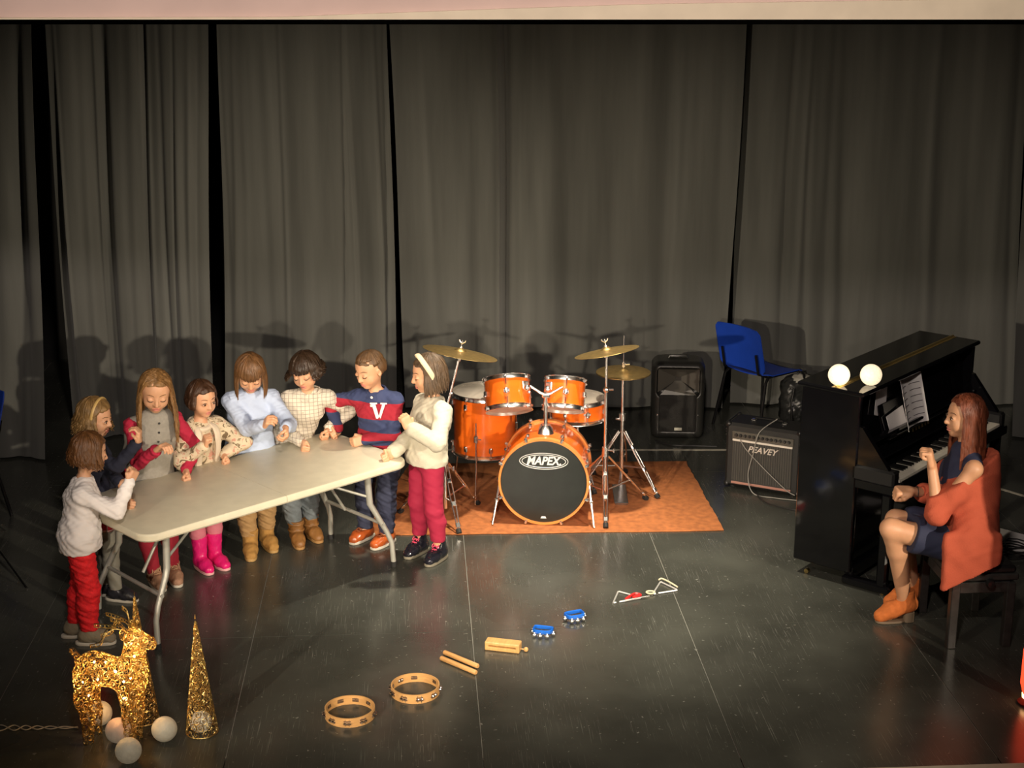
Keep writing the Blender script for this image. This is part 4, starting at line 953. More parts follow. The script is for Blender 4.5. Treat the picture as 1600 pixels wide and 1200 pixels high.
def head_sdf(c, R, s, adult=False):
    H = SDF(); g = lambda x, y, z: c+R @ (np.array([x, y, z])*s)
    H.ell(g(0, -.06, .10), np.array([.365, .43, .40])*s, 0, R=R)
    H.ell(g(0, .09, -.17), np.array([.285 if not adult else .27, .30, .30])*s, .12*s, R=R)
    H.ell(g(0, .24, -.40), np.array([.11, .10, .085])*s, .10*s, R=R)
    for e in (-1, 1):
        H.ell(g(e*.165, .21, -.17), np.array([.12, .12, .13])*s, .08*s, R=R)
        H.ell(g(e*.15, .455, .012), np.array([.085, .08, .06])*s, .07*s, 's', R=R)
        H.ell(g(e*.148, .315, -.005), np.array([.078, .07, .062])*s, .02*s, R=R)
        H.ell(g(e*.375, -.02, -.04), np.array([.035, .075, .12])*s, .02*s, R=R)
        H.ell(g(e*.395, .005, -.03), np.array([.02, .035, .06])*s, .015*s, 's', R=R)
    H.cone(g(0, .36, .03), g(0, .435, -.125), .030*s, .048*s, .05*s)
    for e in (-1, 1): H.ell(g(e*.05, .395, -.135), .036*s, .02*s)
    H.ell(g(0, .335, -.262), np.array([.105, .055, .028])*s, .02*s, R=R); H.ell(g(0, .325, -.312), np.array([.090, .055, .030])*s, .02*s, R=R)
    return H
def hand(B, w, d, n, k, side, curl=1.0):
    d = nv(d); n = np.array(n, float); n = nv(n-d*(n @ d)); sd = np.cross(d, n)*side; pl = .058*k
    Rm = np.array([sd, d, n]).T; B.rbox(w+d*(pl*.55), np.array([.031, .036, .0135])*k, .012*k, .012*k, R=Rm)
    for i, (o, lf) in enumerate(((.0225, .92), (.0075, 1.02), (-.0075, .97), (-.0225, .80))):
        p = w+d*(pl+.002*(1-abs(i-1.2)))+sd*o*k; r = .0082*k*(.95 if i == 3 else 1)
        a = 0; L_ = (.030, .021, .016)
        for j, bend in enumerate((70, 92, 55)):
            a += math.radians(bend*curl+6); q = p+(d*math.cos(a)+n*math.sin(a))*L_[j]*k*lf; B.cone(p, q, r, r*.93, .0025*k); p = q; r *= .93
    t0 = w+d*.014*k+sd*.026*k; t1 = t0+(nv(d*.8+sd*.55+n*.35))*.026*k; t2 = t1+nv(d*.35*(1-curl)+n*.75-sd*.75*curl+d*.25)*.024*k; t3 = t2+nv(n*.3-sd*1.0*curl+d*.2)*.014*k
    B.cone(t0, t1, .0115*k, .0095*k, .008*k); B.cone(t1, t2, .0095*k, .0085*k, .003*k); B.cone(t2, t3, .0085*k, .0072*k, .002*k)
SKIN = mat('skin', (.64, .345, .20), .5, var=.06, scale=25, sss=.12)
SKINW = mat('skin_warm', (.62, .33, .185), .48, var=.05, scale=25, sss=.1)
M_LASH = mat('dark_lashes', (.03, .018, .012), .6)
def foot_outline(L_, W_, n=26):
    P = []
    for i in range(n):
        a = 2*PI*i/n; y = math.sin(a); x = math.cos(a); w_ = W_*(.92+.13*y) ; P.append((w_*np.sign(x)*abs(x)**.75, L_/2*np.sign(y)*abs(y)**.85))
    return P
def shoe(root, base, g, yaw, L_, W_, style, mu, ms_, ml=None, shaft=.075, heel=0.):
    """shoe with its toe along yaw; g = ground point under the ankle (world)"""
    y = math.radians(yaw)-PI/2; M4 = Matrix.Translation(Vector(np.array(g)-base)) @ Matrix.Rotation(y, 4, 'Z')
    S_ = SDF(); off = .17*L_; k = L_/.19; zt = heel
    S_.cone((0, off-.27*L_*1.15, .045*k+zt), (0, off+.10*L_, .040*k+zt*.4), .033*k, .034*k, .02); S_.cone((0, off+.10*L_, .040*k+zt*.4), (0, off+.33*L_, .027*k), .034*k, .027*k, .02, flat=((1., 0, 0), 1.12))
    S_.cone((0, off-.22*L_, .05*k+zt), (0, off-.20*L_, shaft), .036*k, (.036 if style != 'boot' else .046)*k, .025)
    S_.cut((0, 0, .010+zt*.0), (0, 0, -1)); S_.cut((0, 0, shaft+zt*0), (0, 0, 1))
    o = link('boot' if style in ('boot', 'ankle', 'lace') else 'shoe', S_.mesh('shoe', .0042, folds(.0012, (120, 120, 90), int(abs(g[0])*999))), mu, root); o.matrix_local = M4
    if heel:
        so = MB().prism([(x, yy+off) for x, yy in foot_outline(L_*.66, W_*1.0)], 0, .013, .003); so.v = [(a, b+L_*.11, c) for a, b, c in so.v]; so.build('sole', ms_, o, True, 30)
        hb = MB().prism([(x*.72, yy*.55) for x, yy in foot_outline(L_*.42, W_)], 0, heel+.016, .003); hb.v = [(a*(1+.1*c/heel), b+off-.30*L_, c) for a, b, c in hb.v]; hb.build('heel', ms_, o, True, 30)
    else:
        so = MB().prism([(x*1.04, yy*1.03+off*.75) for x, yy in foot_outline(L_, W_)], 0, .017*k, .004); so.build('sole', ms_, o, True, 30)
    if ml is not None:
        lc = MB()
        for i in range(4):
            t = i/3; yy = off+.20*L_-.26*L_*t; zz = .066*k+.02*k*t+.02*t*t
            for e in (-1, 1): lc.tube([(e*.016*k, yy, zz-.004), (0, yy-.006, zz+.008), (-e*.016*k, yy-.012, zz+.002)], .0028*k, 5)
        for e in (-1, 1): lc.tube(bez([(0, off-.05*L_, .092*k), (e*.018*k, off-.03*L_, .10*k), (e*.022*k, off+.01*L_, .085*k)], 4), .0026*k, 5)
        lc.build('laces', ml, o)
    return o
def hair_mesh(c, R, s, n, length, bangs, seed, wave=0., wl=.05, puff=.06, r=.0075, mode='radial', tuck=.3, fringe=62, spread=.0, crop=95, frontlen=1.0):
    rg = random.Random(seed); mb = MB(); ce = np.array([0, -.06, .10])*s; ra = np.array([.365, .43, .40])*s*(1+puff)
    down = R.T @ np.array([0, 0, -1.])
    crown = math.radians(18)
    for i in range(n):
        ph = -PI+2*PI*(i+rg.random())/n; lay = rg.uniform(-.015, .035); sg = 1 if ph >= 0 else -1; a = abs(ph); P = []; rr2 = []
        isb = bangs and a < math.radians(fringe)
        th_end = math.radians(rg.uniform(66, 74) if isb else crop)
        if mode == 'sweep' and a < math.radians(70): th_end = math.radians(rg.uniform(47, 52))
        mid = rg.uniform(-.35, .25)*s if mode == 'part' else None
        m = 9
        for j in range(m):
            t = j/(m-1)
            if mode == 'part':                       # hair leaves a centre parting and falls to both sides
                th = crown*0+t*th_end; q = sg*max(a, .0); az = sg*(math.radians(90)+(a-math.radians(90))*(.55+.0*t)); az = sg*max(abs(az), math.radians(48+20*t)) if a < PI/2 else az
                x, y, z = math.sin(th)*math.sin(az), math.sin(th)*math.cos(az)+(mid/ra[1])*(1-t)**1.5, math.cos(th)
                l_ = math.sqrt(x*x+y*y+z*z); x, y, z = x/l_, y/l_, z/l_
            else:
                th = .06+t*(th_end-.06); aa_ = a
                if not isb and a < math.radians(fringe) and mode != 'sweep': aa_ = a+(math.radians(82)-a)*t**1.2
                if mode == 'sweep': aa_ = a; 
                az = sg*aa_
                x, y, z = math.sin(th)*math.sin(az), math.sin(th)*math.cos(az), math.cos(th)
                y, z = y*math.cos(crown)-z*math.sin(crown)*(1-t), z*math.cos(crown)+y*math.sin(crown)*(1-t) if a > 1.57 else z
                l_ = math.sqrt(x*x+y*y+z*z); x, y, z = x/l_, y/l_, z/l_
            P.append(ce+np.array([x, y, z])*ra*(1+lay+.02*math.sin(9*t+ph*5)*(wave > 0))); rr2.append(r*(.55+.6*t))
        if not isb and length > 0:
            L_ = length*rg.uniform(.86, 1.08)*(frontlen if a < 1.4 else 1); p = P[-1].copy(); out = nv(np.array([p[0], p[1], 0])); k_ = max(4, int(L_/.022)); wp = rg.uniform(0, 6.28); t2 = np.cross(out, down)
            for j in range(1, k_+1):
                t = j/k_; p2 = p+down*L_*t+out*s*(spread*math.sin(t*PI*.7)-tuck*.12*t*t)
                p2 = p2+(t2*math.sin(wp+j*.022/wl*6.28/1.)+out*math.cos(wp+j*.022/wl*6.28))*wave*(.3+.7*t)
                P.append(p2); rr2.append(r*(1.15-.55*t*t))
        elif isb:
            p = P[-1]; P.append(p+down*.10*s+np.array([0, .01, 0])*s); rr2.append(r*.5)
        else: rr2[-1] = r*.35
        rr2[-1] *= .45
        mb.tube([c+R @ q for q in P], rr2, 5, flat=.55)
    return mb
def person(label, h, base, yaw, head, hz_, hands, feet, skin=SKIN, s=None, pelvis=None, knees=None, adult=False, body_lean=0., hair=None, brow=(.06, .03, .015), eyes='down', feet_L=.19, shoulder_drop=0., cat='person'):
    """returns joints and the body object; hz_ = (pixel of the head centre, depth); hands = {side: (point, dir, palm normal, curl, elbow pole)}"""
    k = h/1.25; s = s or .17*h; base = np.array([base[0], base[1], 0.]); y = math.radians(yaw); f = np.array([math.cos(y), math.sin(y), 0]); r = np.array([math.sin(y), -math.cos(y), 0]); up_ = np.array([0, 0, 1.])
    hc_ = np.array(hz_, float); R = head_R(*head)
    J = dict(f=f, r=r, s=s, R=R, k=k, h=h, base=base, headc=hc_)
    J['pel'] = np.array(pelvis) if pelvis is not None else base+up_*.515*h
    neck = hc_-R[:, 2]*.40*s-R[:, 1]*.10*s-up_*.27*s-f*.02*s; J['neck'] = neck
    tors = nv(neck-J['pel']); J['chest'] = J['pel']+(neck-J['pel'])*.64; J['waist'] = J['pel']+(neck-J['pel'])*.30
    sw = (.094 if not adult else .100)*h
    J['sh'] = {e: neck-tors*(.054*h+shoulder_drop)+r*e*sw for e in (-1, 1)}
    J['el'] = {}; J['wr'] = {}
    ua, fa = (.165*h, .145*h) if not adult else (.172*h, .145*h)
    for e in (-1, 1):
        W_, d, n_, cu, pole = hands[e]; J['el'][e], J['wr'][e] = ik(J['sh'][e], W_, ua, fa, pole)
    J['hip'] = {e: J['pel']+r*e*.058*h-up_*.02*h for e in (-1, 1)}
    J['an'] = {}; J['kn'] = {}
    for e in (-1, 1):
        g, fy = feet[e]; a_ = np.array([g[0], g[1], .055*h if not adult else .125]); J['an'][e] = a_
        fv = np.array([math.cos(math.radians(fy)), math.sin(math.radians(fy)), 0])
        J['kn'][e] = np.array(knees[e]) if knees else J['hip'][e]*.47+a_*.53+fv*.018*h
    H = head_sdf(hc_, R, s, adult); B = SDF(); B.p = list(H.p)
    B.chain([neck-tors*.05*h, hc_-R[:, 2]*.22*s-R[:, 1]*.10*s], [.034*k if not adult else .046, .033*k if not adult else .044], .03)
    fl = (r, 1.35)
    B.cone(J['chest'], neck-tors*.05*h, .074*k, .050*k, .04, flat=fl); B.cone(J['waist'], J['chest'], .064*k, .074*k, .04, flat=fl); B.cone(J['pel'], J['waist'], .074*k, .064*k, .04, flat=fl)
    for e in (-1, 1):
        B.cone(neck-tors*.035*h, J['sh'][e], .036*k, .034*k, .03); B.cone(J['sh'][e], J['el'][e], .030*k, .024*k, .02); B.cone(J['el'][e], J['wr'][e], .0265*k, .0185*k, .015)
        B.cone(J['hip'][e], J['kn'][e], .062*k, .042*k, .03); kn, an = J['kn'][e], J['an'][e]; ca = kn*.7+an*.3-(f*.012*k); B.cone(kn, ca, .041*k, .042*k, .02); B.cone(ca, an, .042*k, .026*k, .02)
        fv = np.array([math.cos(math.radians(feet[e][1])), math.sin(math.radians(feet[e][1])), 0]); B.cone(an, an*[1, 1, 0]+fv*.06*k+[0, 0, .03*k], .026*k, .022*k, .01)
        W_, d, n_, cu, pole = hands[e]; d = nv(J['wr'][e]-J['el'][e]) if d is None else nv(d); hand(B, J['wr'][e], d, n_, k*(1.0 if not adult else .98), 1 if e > 0 else -1, cu)
    for q in B.p: pass
    B2 = SDF(); B2.p = [shift_prim(q, -base) for q in B.p]
    o = link('person', B2.mesh('person', .0042 if not adult else .0048, None, 1), skin); o.location = base; tag(o, label, cat)
    J['o'] = o
    # face
    g = lambda x, z: H.march(hc_+R @ np.array([x*s, .85*s, z*s]), -R[:, 1])
    for e in (-1, 1):
        br = MB().tube([g(e*x, z)-base+R[:, 1]*.001 for x, z in ((.065, .115), (.12, .135), (.18, .135), (.235, .105))], [.010*s, .017*s, .016*s, .006*s], 6, flat=.5); br.build('eyebrow', mat('brow_%d' % int(brow[0]*999), brow, .7), o)
        zl_ = -.030 if eyes == 'down' else -.012
        if eyes != 'down':
            ec = hc_+R @ (np.array([e*.148, .318, -.005])*s)-base; eb = MB().ball(ec, np.array([.072, .0685, .030])*s, 14, R).build('eyeball', mat('eye_white', (.75, .72, .68), .25), o)
            MB().ball(ec+R @ (np.array([0, .060, -.004])*s), np.array([.032, .014, .032])*s, 12, R).build('iris', mat('iris_brown', (.04, .02, .01), .2), eb)
            MB().tube([g(e*x, z)-base+R[:, 1]*.002 for x, z in ((.078, .004), (.11, .032), (.15, .042), (.19, .030), (.222, .0))], [.006*s, .010*s, .012*s, .010*s, .006*s], 6).build('eyelashes', M_LASH, o)
        else:
            MB().tube([g(e*x, z)-base+R[:, 1]*.001 for x, z in ((.080, -.022), (.11, -.040), (.15, -.047), (.19, -.038), (.225, -.014))], [.005*s, .009*s, .011*s, .010*s, .006*s], 6).build('eyelashes', M_LASH, o)
    lp = MB()
    for z, w_, t_ in ((-.258, .10, .020), (-.308, .086, .024)): lp.tube([g(x*w_, z-.012*abs(x)+(.010 if z > -.28 else 0)*(abs(x) < .6))-base for x in (-1, -.6, -.2, .2, .6, 1)], [t_*.3*s, t_*.8*s, t_*s, t_*s, t_*.8*s, t_*.3*s], 6)
    lp.build('lips', mat('lip_pink', (.55, .20, .15), .45), o)
    lp2 = MB().tube([g(x*.092, -.284)-base+R[:, 1]*.001 for x in (-1, -.5, 0, .5, 1)], .005*s, 5); lp2.build('mouth_line', mat('mouth_dark', (.20, .06, .05), .6), o)
    return J
def shift_prim(q, v):
    t, a, k, op, lo, hi = q; v = np.array(v)
    if t == 'c': a = (a[0]+v, a[1]+v)+a[2:]
    else: a = (a[0]+v,)+a[1:]
    return (t, a, k, op, None if lo is None else lo+v, None if hi is None else hi+v)
def local(S_, J): S2 = SDF(); S2.p = [shift_prim(q, -J['base']) for q in S_.p]; return S2
def put(J, name, S_, h, m, disp=None, label=None, parent=None): return link(name, local(S_, J).mesh(name, h, disp), m, parent or J['o'], label)
def top(J, m, name='sweater', off=.014, hem=None, sleeve=.95, flare=1.0, cuff=1.0, amp=.004, seed=0, label=None, arms=True, neck=.044, fr=62, puffy=1.0, neckdrop=.0):
    k = J['k']; S_ = SDF(); fl = (J['r'], 1.35); tors = nv(J['neck']-J['pel']); ntop = J['neck']-tors*(.030*J['h']+neckdrop)
    S_.cone(J['chest'], J['neck']-tors*.055*J['h'], .076*k+off, .050*k+off*.8, .03, flat=fl); S_.cone(J['waist'], J['chest'], .068*k+off, .076*k+off, .03, flat=fl)
    hz = J['pel'][2]-.03 if hem is None else hem; low = J['pel']*[1, 1, 0]+[0, 0, hz]
    S_.cone(low, J['pel'], (.086*k+off)*flare, (.084*k+off)*flare, .03, flat=(J['r'], 1.3)); S_.cone(J['pel'], J['waist'], (.084*k+off)*flare, .070*k+off, .03, flat=fl)
    for e in (-1, 1):
        S_.cone(J['neck']-tors*.04*J['h'], J['sh'][e], .038*k+off*.5, .035*k+off*.8, .03)
        if arms:
            w_ = J['el'][e]*(1-sleeve)+J['wr'][e]*sleeve
            S_.cone(J['sh'][e], J['el'][e], .030*k+off*puffy*.8, .026*k+off*puffy*.8, .02); S_.cone(J['el'][e], w_, .026*k+off*puffy*.8, (.0215*k+off*.7*puffy)*cuff, .015)
    S_.cut((0, 0, hz), (0, 0, -1))
    o = put(J, name, S_, .0058, m, folds(amp, (fr, fr, fr), seed), label)
    if neck: collar_ring(J, m, neck, o)
    return o
def collar_ring(J, m, rad, parent, h=.014, name='collar', lift=.0):
    tors = nv(J['neck']*.6+J['headc']*.4-J['chest']); c = J['neck']-tors*(.026*J['h'])-J['base']+J['f']*.006+tors*lift; sx, ty, d = frame(tors); P = []
    for a in np.linspace(0, 2*PI, 28, endpoint=False): v = sx*math.cos(a)+ty*math.sin(a); P.append(c+v*rad*J['k']*(1+.12*abs(v @ J['r']))-tors*.012*(v @ J['f']))
    return MB().tube(P, h*J['k'], 8, closed=True).build(name, m, parent)
def shirt_collar(J, m, parent, rad=.056):
    tors = nv(J['neck']*.6+J['headc']*.4-J['chest']); c = J['neck']-tors*.012*J['h']-J['base']; f, r = J['f'], J['r']; k = J['k']; V = []; n = 24
    for i in range(n+1):
        a = math.radians(22+316*i/n); v = f*math.cos(a)+r*math.sin(a); drop = .035*k*max(0, math.cos(a))
        for rr, hh in ((rad*.92, .022), (rad, .030), (rad*1.38, -.006), (rad*1.34, -.010)): V.append(c+v*rr*k+tors*hh*k-tors*drop*(1.0 if rr < rad*1.2 else 1.5))
    F = [(4*i+j, 4*(i+1)+j, 4*(i+1)+(j+1) % 4, 4*i+(j+1) % 4) for i in range(n) for j in range(4)]+[(0, 1, 2, 3), (4*n+3, 4*n+2, 4*n+1, 4*n)]
    return MB().add(V, F).build('collar', m, parent)
def trousers(J, m, name='trousers', off=.012, ankle=.07, amp=.004, seed=0, fr=60, taper=1.0, waist=None):
    k = J['k']; S_ = SDF(); S_.cone(J['pel']-[0, 0, .02], J['pel']+[0, 0, .05], .074*k+off, .070*k+off, .03, flat=(J['r'], 1.3))
    for e in (-1, 1):
        kn, an = J['kn'][e], J['an'][e]; S_.cone(J['hip'][e], kn, .060*k+off, .043*k+off, .03); ca = kn*.68+an*.32-J['f']*.010; S_.cone(kn, ca, .043*k+off, .042*k+off, .02); S_.cone(ca, an+[0, 0, -.02], .042*k+off, (.029*k+off)*taper, .02)
    S_.cut((0, 0, ankle), (0, 0, -1)); return put(J, name, S_, .0058, m, folds(amp, (fr, fr, fr*1.5), seed))
def skirt(J, m, name, z0, z1, r0, r1, pleats=14, seed=0, amp=.006):
    c = J['pel']*[1, 1, 0]-J['base']; V = []; F = []; n, mm = 90, 12; sx, sy = J['r'], J['f']
    for s2 in (0, 1):
        for j in range(mm+1):
            t = j/mm; z = z0+(z1-z0)*t; rr = r0+(r1-r0)*t**.85-.004*s2
            for i in range(n):
                a = 2*PI*i/n; q = rr+amp*t*math.sin(pleats*a+seed+.8*math.sin(3*a)); V.append(c+sx*q*1.18*math.cos(a)+sy*q*math.sin(a)+[0, 0, z])
    for s2 in (0, 1):
        o = s2*(mm+1)*n
        for j in range(mm):
            for i in range(n):
                f_ = (o+j*n+i, o+j*n+(i+1) % n, o+(j+1)*n+(i+1) % n, o+(j+1)*n+i); F.append(f_ if not s2 else f_[::-1])
    q = (mm+1)*n
    for j in (0, mm):
        for i in range(n): F.append((j*n+i, j*n+(i+1) % n, q+j*n+(i+1) % n, q+j*n+i))
    return MB().add(V, F).build(name, m, J['o'], True, 60)
def hair(J, m, cap=True, cut_front=.27, cut_y=.12, nape=-.25, back=None, **kw):
    S_ = SDF(); c, R, s = J['headc'], J['R'], J['s']; g = lambda x, y, z: c+R @ (np.array([x, y, z])*s); pf = kw.get('puff', .06)
    S_.ell(g(0, -.06, .10), np.array([.365, .43, .40])*s*(1+pf*.8), 0, R=R); S_.ell(g(0, -.16, -.10), np.array([.34, .30, .32])*s*(1+pf*.5), .05, R=R)
    if back: 
        for q, rr in back: S_.ell(c+np.array(q), rr, .04)
    S_.rbox(g(0, cut_y+.5, cut_front-.60), np.array([.62, .50, .60])*s, .06*s, .03*s, 's', R=R)
    S_.ell(g(0, .30, cut_front-.18), np.array([.30, .22, .22])*s, .04*s, 's', R=R)
    S_.rbox(g(0, .2, nape-.5), np.array([.8, .9, .5])*s, .03*s, .03*s, 's', R=R)
    o = put(J, 'hair', S_, .0062, m, folds(.003, (90, 90, 50), 3))
    mb = hair_mesh(c-J['base'], R, s, **kw); mb.build('hair_locks', m, o, True, 80); return o
def hair_mat(name, c, var=.35): return mat(name, c, .42, var=var, scale=22, stretch=(3, 3, .5), spec=.45, bump=.5, bscale=140)
TOPZ = TZ
def fist_pt(px, py, z=None, Y=None): return gz(px, py, TOPZ+.035 if z is None else z) if Y is None else gy(px, py, Y)
def two_feet(gl, gr, yaw_l, yaw_r): return {-1: (gl, yaw_l), 1: (gr, yaw_r)}
def stripe_mat(name, axis, bands, rough=.85):
    """bands: list of (position, colour) along an object axis, constant steps"""
    m = mat(name, (.5, .5, .5), rough, bump=.2, bscale=400); nt, N, L, b = nodes_of(m); tc = N.new('ShaderNodeTexCoord'); sp = N.new('ShaderNodeSeparateXYZ'); L.new(tc.outputs['Object'], sp.inputs[0])
    mr = N.new('ShaderNodeMapRange'); lo, hi = bands[0][0], bands[-1][0]+.2; mr.inputs['From Min'].default_value = lo; mr.inputs['From Max'].default_value = hi; L.new(sp.outputs[axis], mr.inputs['Value'])
    cr = N.new('ShaderNodeValToRGB'); cr.color_ramp.interpolation = 'CONSTANT'; e = cr.color_ramp.elements; e.remove(e[1]); e[0].position = 0; e[0].color = (*bands[0][1], 1)
    for p, c in bands[1:]: q = e.new((p-lo)/(hi-lo)); q.color = (*c, 1)
    L.new(mr.outputs['Result'], cr.inputs['Fac']); L.new(cr.outputs['Color'], b.inputs['Base Color']); return m
def check_mat(name, base, line, step=.026, w_=.10, rot=0.):
    m = mat(name, base, .85); nt, N, L, b = nodes_of(m); tc = N.new('ShaderNodeTexCoord'); mp = N.new('ShaderNodeMapping'); mp.inputs['Rotation'].default_value = (0, 0, rot); L.new(tc.outputs['Object'], mp.inputs['Vector']); sp = N.new('ShaderNodeSeparateXYZ'); L.new(mp.outputs['Vector'], sp.inputs[0]); outs = []
    for ax in ('X', 'Z'):
        d = N.new('ShaderNodeMath'); d.operation = 'MULTIPLY'; d.inputs[1].default_value = 1/step; L.new(sp.outputs[ax], d.inputs[0]); fr = N.new('ShaderNodeMath'); fr.operation = 'FRACT'; L.new(d.outputs[0], fr.inputs[0]); lt = N.new('ShaderNodeMath'); lt.operation = 'LESS_THAN'; lt.inputs[1].default_value = w_; L.new(fr.outputs[0], lt.inputs[0]); outs.append(lt.outputs[0])
    mx = N.new('ShaderNodeMath'); mx.operation = 'ADD'; mx.use_clamp = True; L.new(outs[0], mx.inputs[0]); L.new(outs[1], mx.inputs[1]); ml = N.new('ShaderNodeMath'); ml.operation = 'MULTIPLY'; ml.inputs[1].default_value = .8; L.new(mx.outputs[0], ml.inputs[0])
    mi = N.new('ShaderNodeMix'); mi.data_type = 'RGBA'; L.new(ml.outputs[0], mi.inputs['Factor']); mi.inputs['A'].default_value = (*base, 1); mi.inputs['B'].default_value = (*line, 1); L.new(mi.outputs['Result'], b.inputs['Base Color']); return m
def buttons(J, parent, n, z0, z1, m, out=.095, r=.006):
    for i in range(n):
        t = i/max(1, n-1); p = J['pel']+(J['neck']-J['pel'])*(z0+(z1-z0)*t)+J['f']*.2; MB()
        q = p; SD = J['_top']; hit = SD.march(p, -J['f'], .25); MB().lathe([(0, .003), (r*.8, .003), (r, .001), (r, -.002)], hit-J['base'], J['f'], 12).build('button', m, parent)
def top_sdf(J, off):
    k = J['k']; S_ = SDF(); fl = (J['r'], 1.35); S_.cone(J['chest'], J['neck'], .076*k+off, .05*k+off, .03, flat=fl); S_.cone(J['pel'], J['chest'], .072*k+off, .076*k+off, .03, flat=fl); J['_top'] = S_
Z = np.array([0, 0, 1.])
def stand_back(g, h, d, e=0.): return np.array([g[0], g[1], .515*h])+tv*d+tu*e
# ---------------- A: white top, red trousers, nearest the camera at the table's left end
gA = gz(138, 1001)
fl_, fr_ = gz(122, 990), gz(148, 1004)
J = person('child in white long-sleeved top and red corduroy trousers at the table end', 1.16, gA, 12, (28, 14), gy(141, 706, 7.42), {
    1: (gy(203, 752, 7.36), nv([.45, .25, .85]), [-.6, .6, .3], .9, [-.2, -.5, -1]), -1: (fist_pt(190, 785), nv([.8, .35, -.3]), [.2, -.9, 0], 1., [-.3, .6, -.8])}, two_feet(gz(120, 994), gz(142, 1006), 14, 4), brow=(.12, .06, .03))
M_WTOP = mat('white_cotton', (.84, .80, .78), .85, var=.04)
top(J, M_WTOP, 'long_sleeved_top', .018, J['pel'][2]-.075, .93, 1.10, 1.0, .004, 1)
M_REDC = mat('red_corduroy', (.72, .012, .018), .8, var=.2, scale=40, bump=.5, bscale=150)
trousers(J, M_REDC, off=.016, ankle=.085, amp=.0035, seed=2, fr=75)
M_TAUPE = mat('taupe_knit_shoe', (.22, .19, .13), .8, bump=.3, bscale=300); M_PALESOLE = mat('pale_sole', (.55, .52, .44), .6)
for e in (-1, 1): shoe(J['o'], J['base'], J['an'][e]*[1, 1, 0], (14, 4)[e > 0], .205, .037, 'shoe', M_TAUPE, M_PALESOLE, shaft=.088)
HB = hair_mat('chestnut_hair', (0.1240, 0.0527, 0.0174)); hr = hair(J, HB, n=210, length=.085, bangs=False, seed=1, wave=.008, wl=.07, puff=.10, r=.0085, tuck=-.1, spread=.06)
c_, R_, s_h = J['headc']-J['base'], J['R'], J['s']; tw = MB()
for i in range(9):
    a = math.radians(60+120*i/8); tw.ball(c_+R_ @ (np.array([.40*math.cos(a+.0)*1.0, -.10-.40*math.sin(a), .26])*s_h), np.array([.05, .05, .04])*s_h, 8)
tw.build('braid', HB, hr)
# ---------------- B: curly blond hair, navy top, red checked skirt
gB = gz(172, 936)
J = person('child in navy top and red checked skirt, half hidden behind the white top', 1.18, gB, 2, (-12, 12), gy(150, 652, 7.88), {
    1: (gy(216, 690, 7.72), nv([.15, -.05, 1]), [-1, 0, .1], .55, [.1, -.5, -1]), -1: (gz(196, 770, TZ+.045), nv([.9, -.1, -.3]), [.2, -.9, 0], 1., [-.3, .6, -.8])}, two_feet(gz(170, 930), gz(184, 938), 0, -10), pelvis=stand_back(gB, 1.18, 0.04, 0), brow=(.18, .10, .04), eyes='open')
M_NAVY = mat('navy_knit', (.012, .014, .030), .9, bump=.3, bscale=200)
t_ = top(J, M_NAVY, 'navy_cardigan', .016, J['pel'][2]-.02, .90, 1.05, 1.0, .004, 3, neck=0); collar_ring(J, mat('red_trim', (.45, .01, .03), .8), .048, t_, .010)
skirt(J, check_mat('red_check', (.42, .012, .025), (.6, .55, .5), .045, .12), 'skirt', J['pel'][2]+.0, J['pel'][2]-.16, .10, .15, 12)
M_GREYT = mat('grey_tights', (.24, .23, .19), .85); trousers(J, M_GREYT, 'tights', .004, .06, .001, 1)
M_DARKSH = mat('dark_leather_shoe', (.02, .02, .025), .35)
for e in (-1, 1): shoe(J['o'], J['base'], J['an'][e]*[1, 1, 0], (0, -10)[e > 0], .19, .034, 'shoe', M_DARKSH, M_PALESOLE, shaft=.075)
HBL = hair_mat('curly_blond_hair', (0.2232, 0.1302, 0.0465)); hr = hair(J, HBL, n=230, length=.11, bangs=False, seed=2, wave=.014, wl=.045, puff=.12, r=.0080, tuck=-.3, spread=.10)
MB().tube([J['headc']-J['base']+J['R'] @ (np.array([.43*math.cos(a), .06, .12+.45*math.sin(a)])*J['s']) for a in np.linspace(-.1, PI+.1, 20)], .005, 6, flat=1.6).build('hairband', mat('gold_band', (.6, .4, .14), .4), hr)
# ---------------- C: long blond hair, grey pinafore, crimson sleeves
gC = gz(254, 914)
J = person('child in grey buttoned pinafore over crimson sleeves, leaning over the table', 1.29, gC, -58, (-74, 24, 4), gy(243, 611, 8.02), {
    1: (gy(246, 703, 7.84), nv([.6, -.4, .5]), [-.3, .2, -.9], .5, [-.6, .2, -.9]), -1: (fist_pt(290, 736), nv([.35, -.6, -.7]), [-.9, -.3, .1], 1., [.5, .5, -.6])}, two_feet(gz(272, 906), gz(243, 914), -58, -66), pelvis=stand_back(gC, 1.29, 0.09, 0), brow=(.24, .14, .06))
M_CRIM = mat('crimson_knit', (.42, .012, .045), .85, bump=.3, bscale=200); top(J, M_CRIM, 'jumper', .012, J['pel'][2], .92, 1.0, 1.05, .004, 4)
M_GREYP = mat('grey_wool', (.30, .28, .24), .9, var=.08, scale=60, bump=.3, bscale=300)
S_ = SDF(); k = J['k']; fl = (J['r'], 1.35); S_.cone(J['chest'], J['neck']-[0, 0, .05], .100*k, .072*k, .03, flat=fl); S_.cone(J['waist'], J['chest'], .098*k, .100*k, .03, flat=fl); S_.cone(J['pel']*[1, 1, 0]+[0, 0, .46], J['waist'], .140*k, .098*k, .04, flat=(J['r'], 1.2)); S_.cut((0, 0, .47), (0, 0, -1))
for e in (-1, 1): S_.cone(J['neck']-[0, 0, .05], J['sh'][e]*.85+J['neck']*.15, .048*k, .042*k, .02)
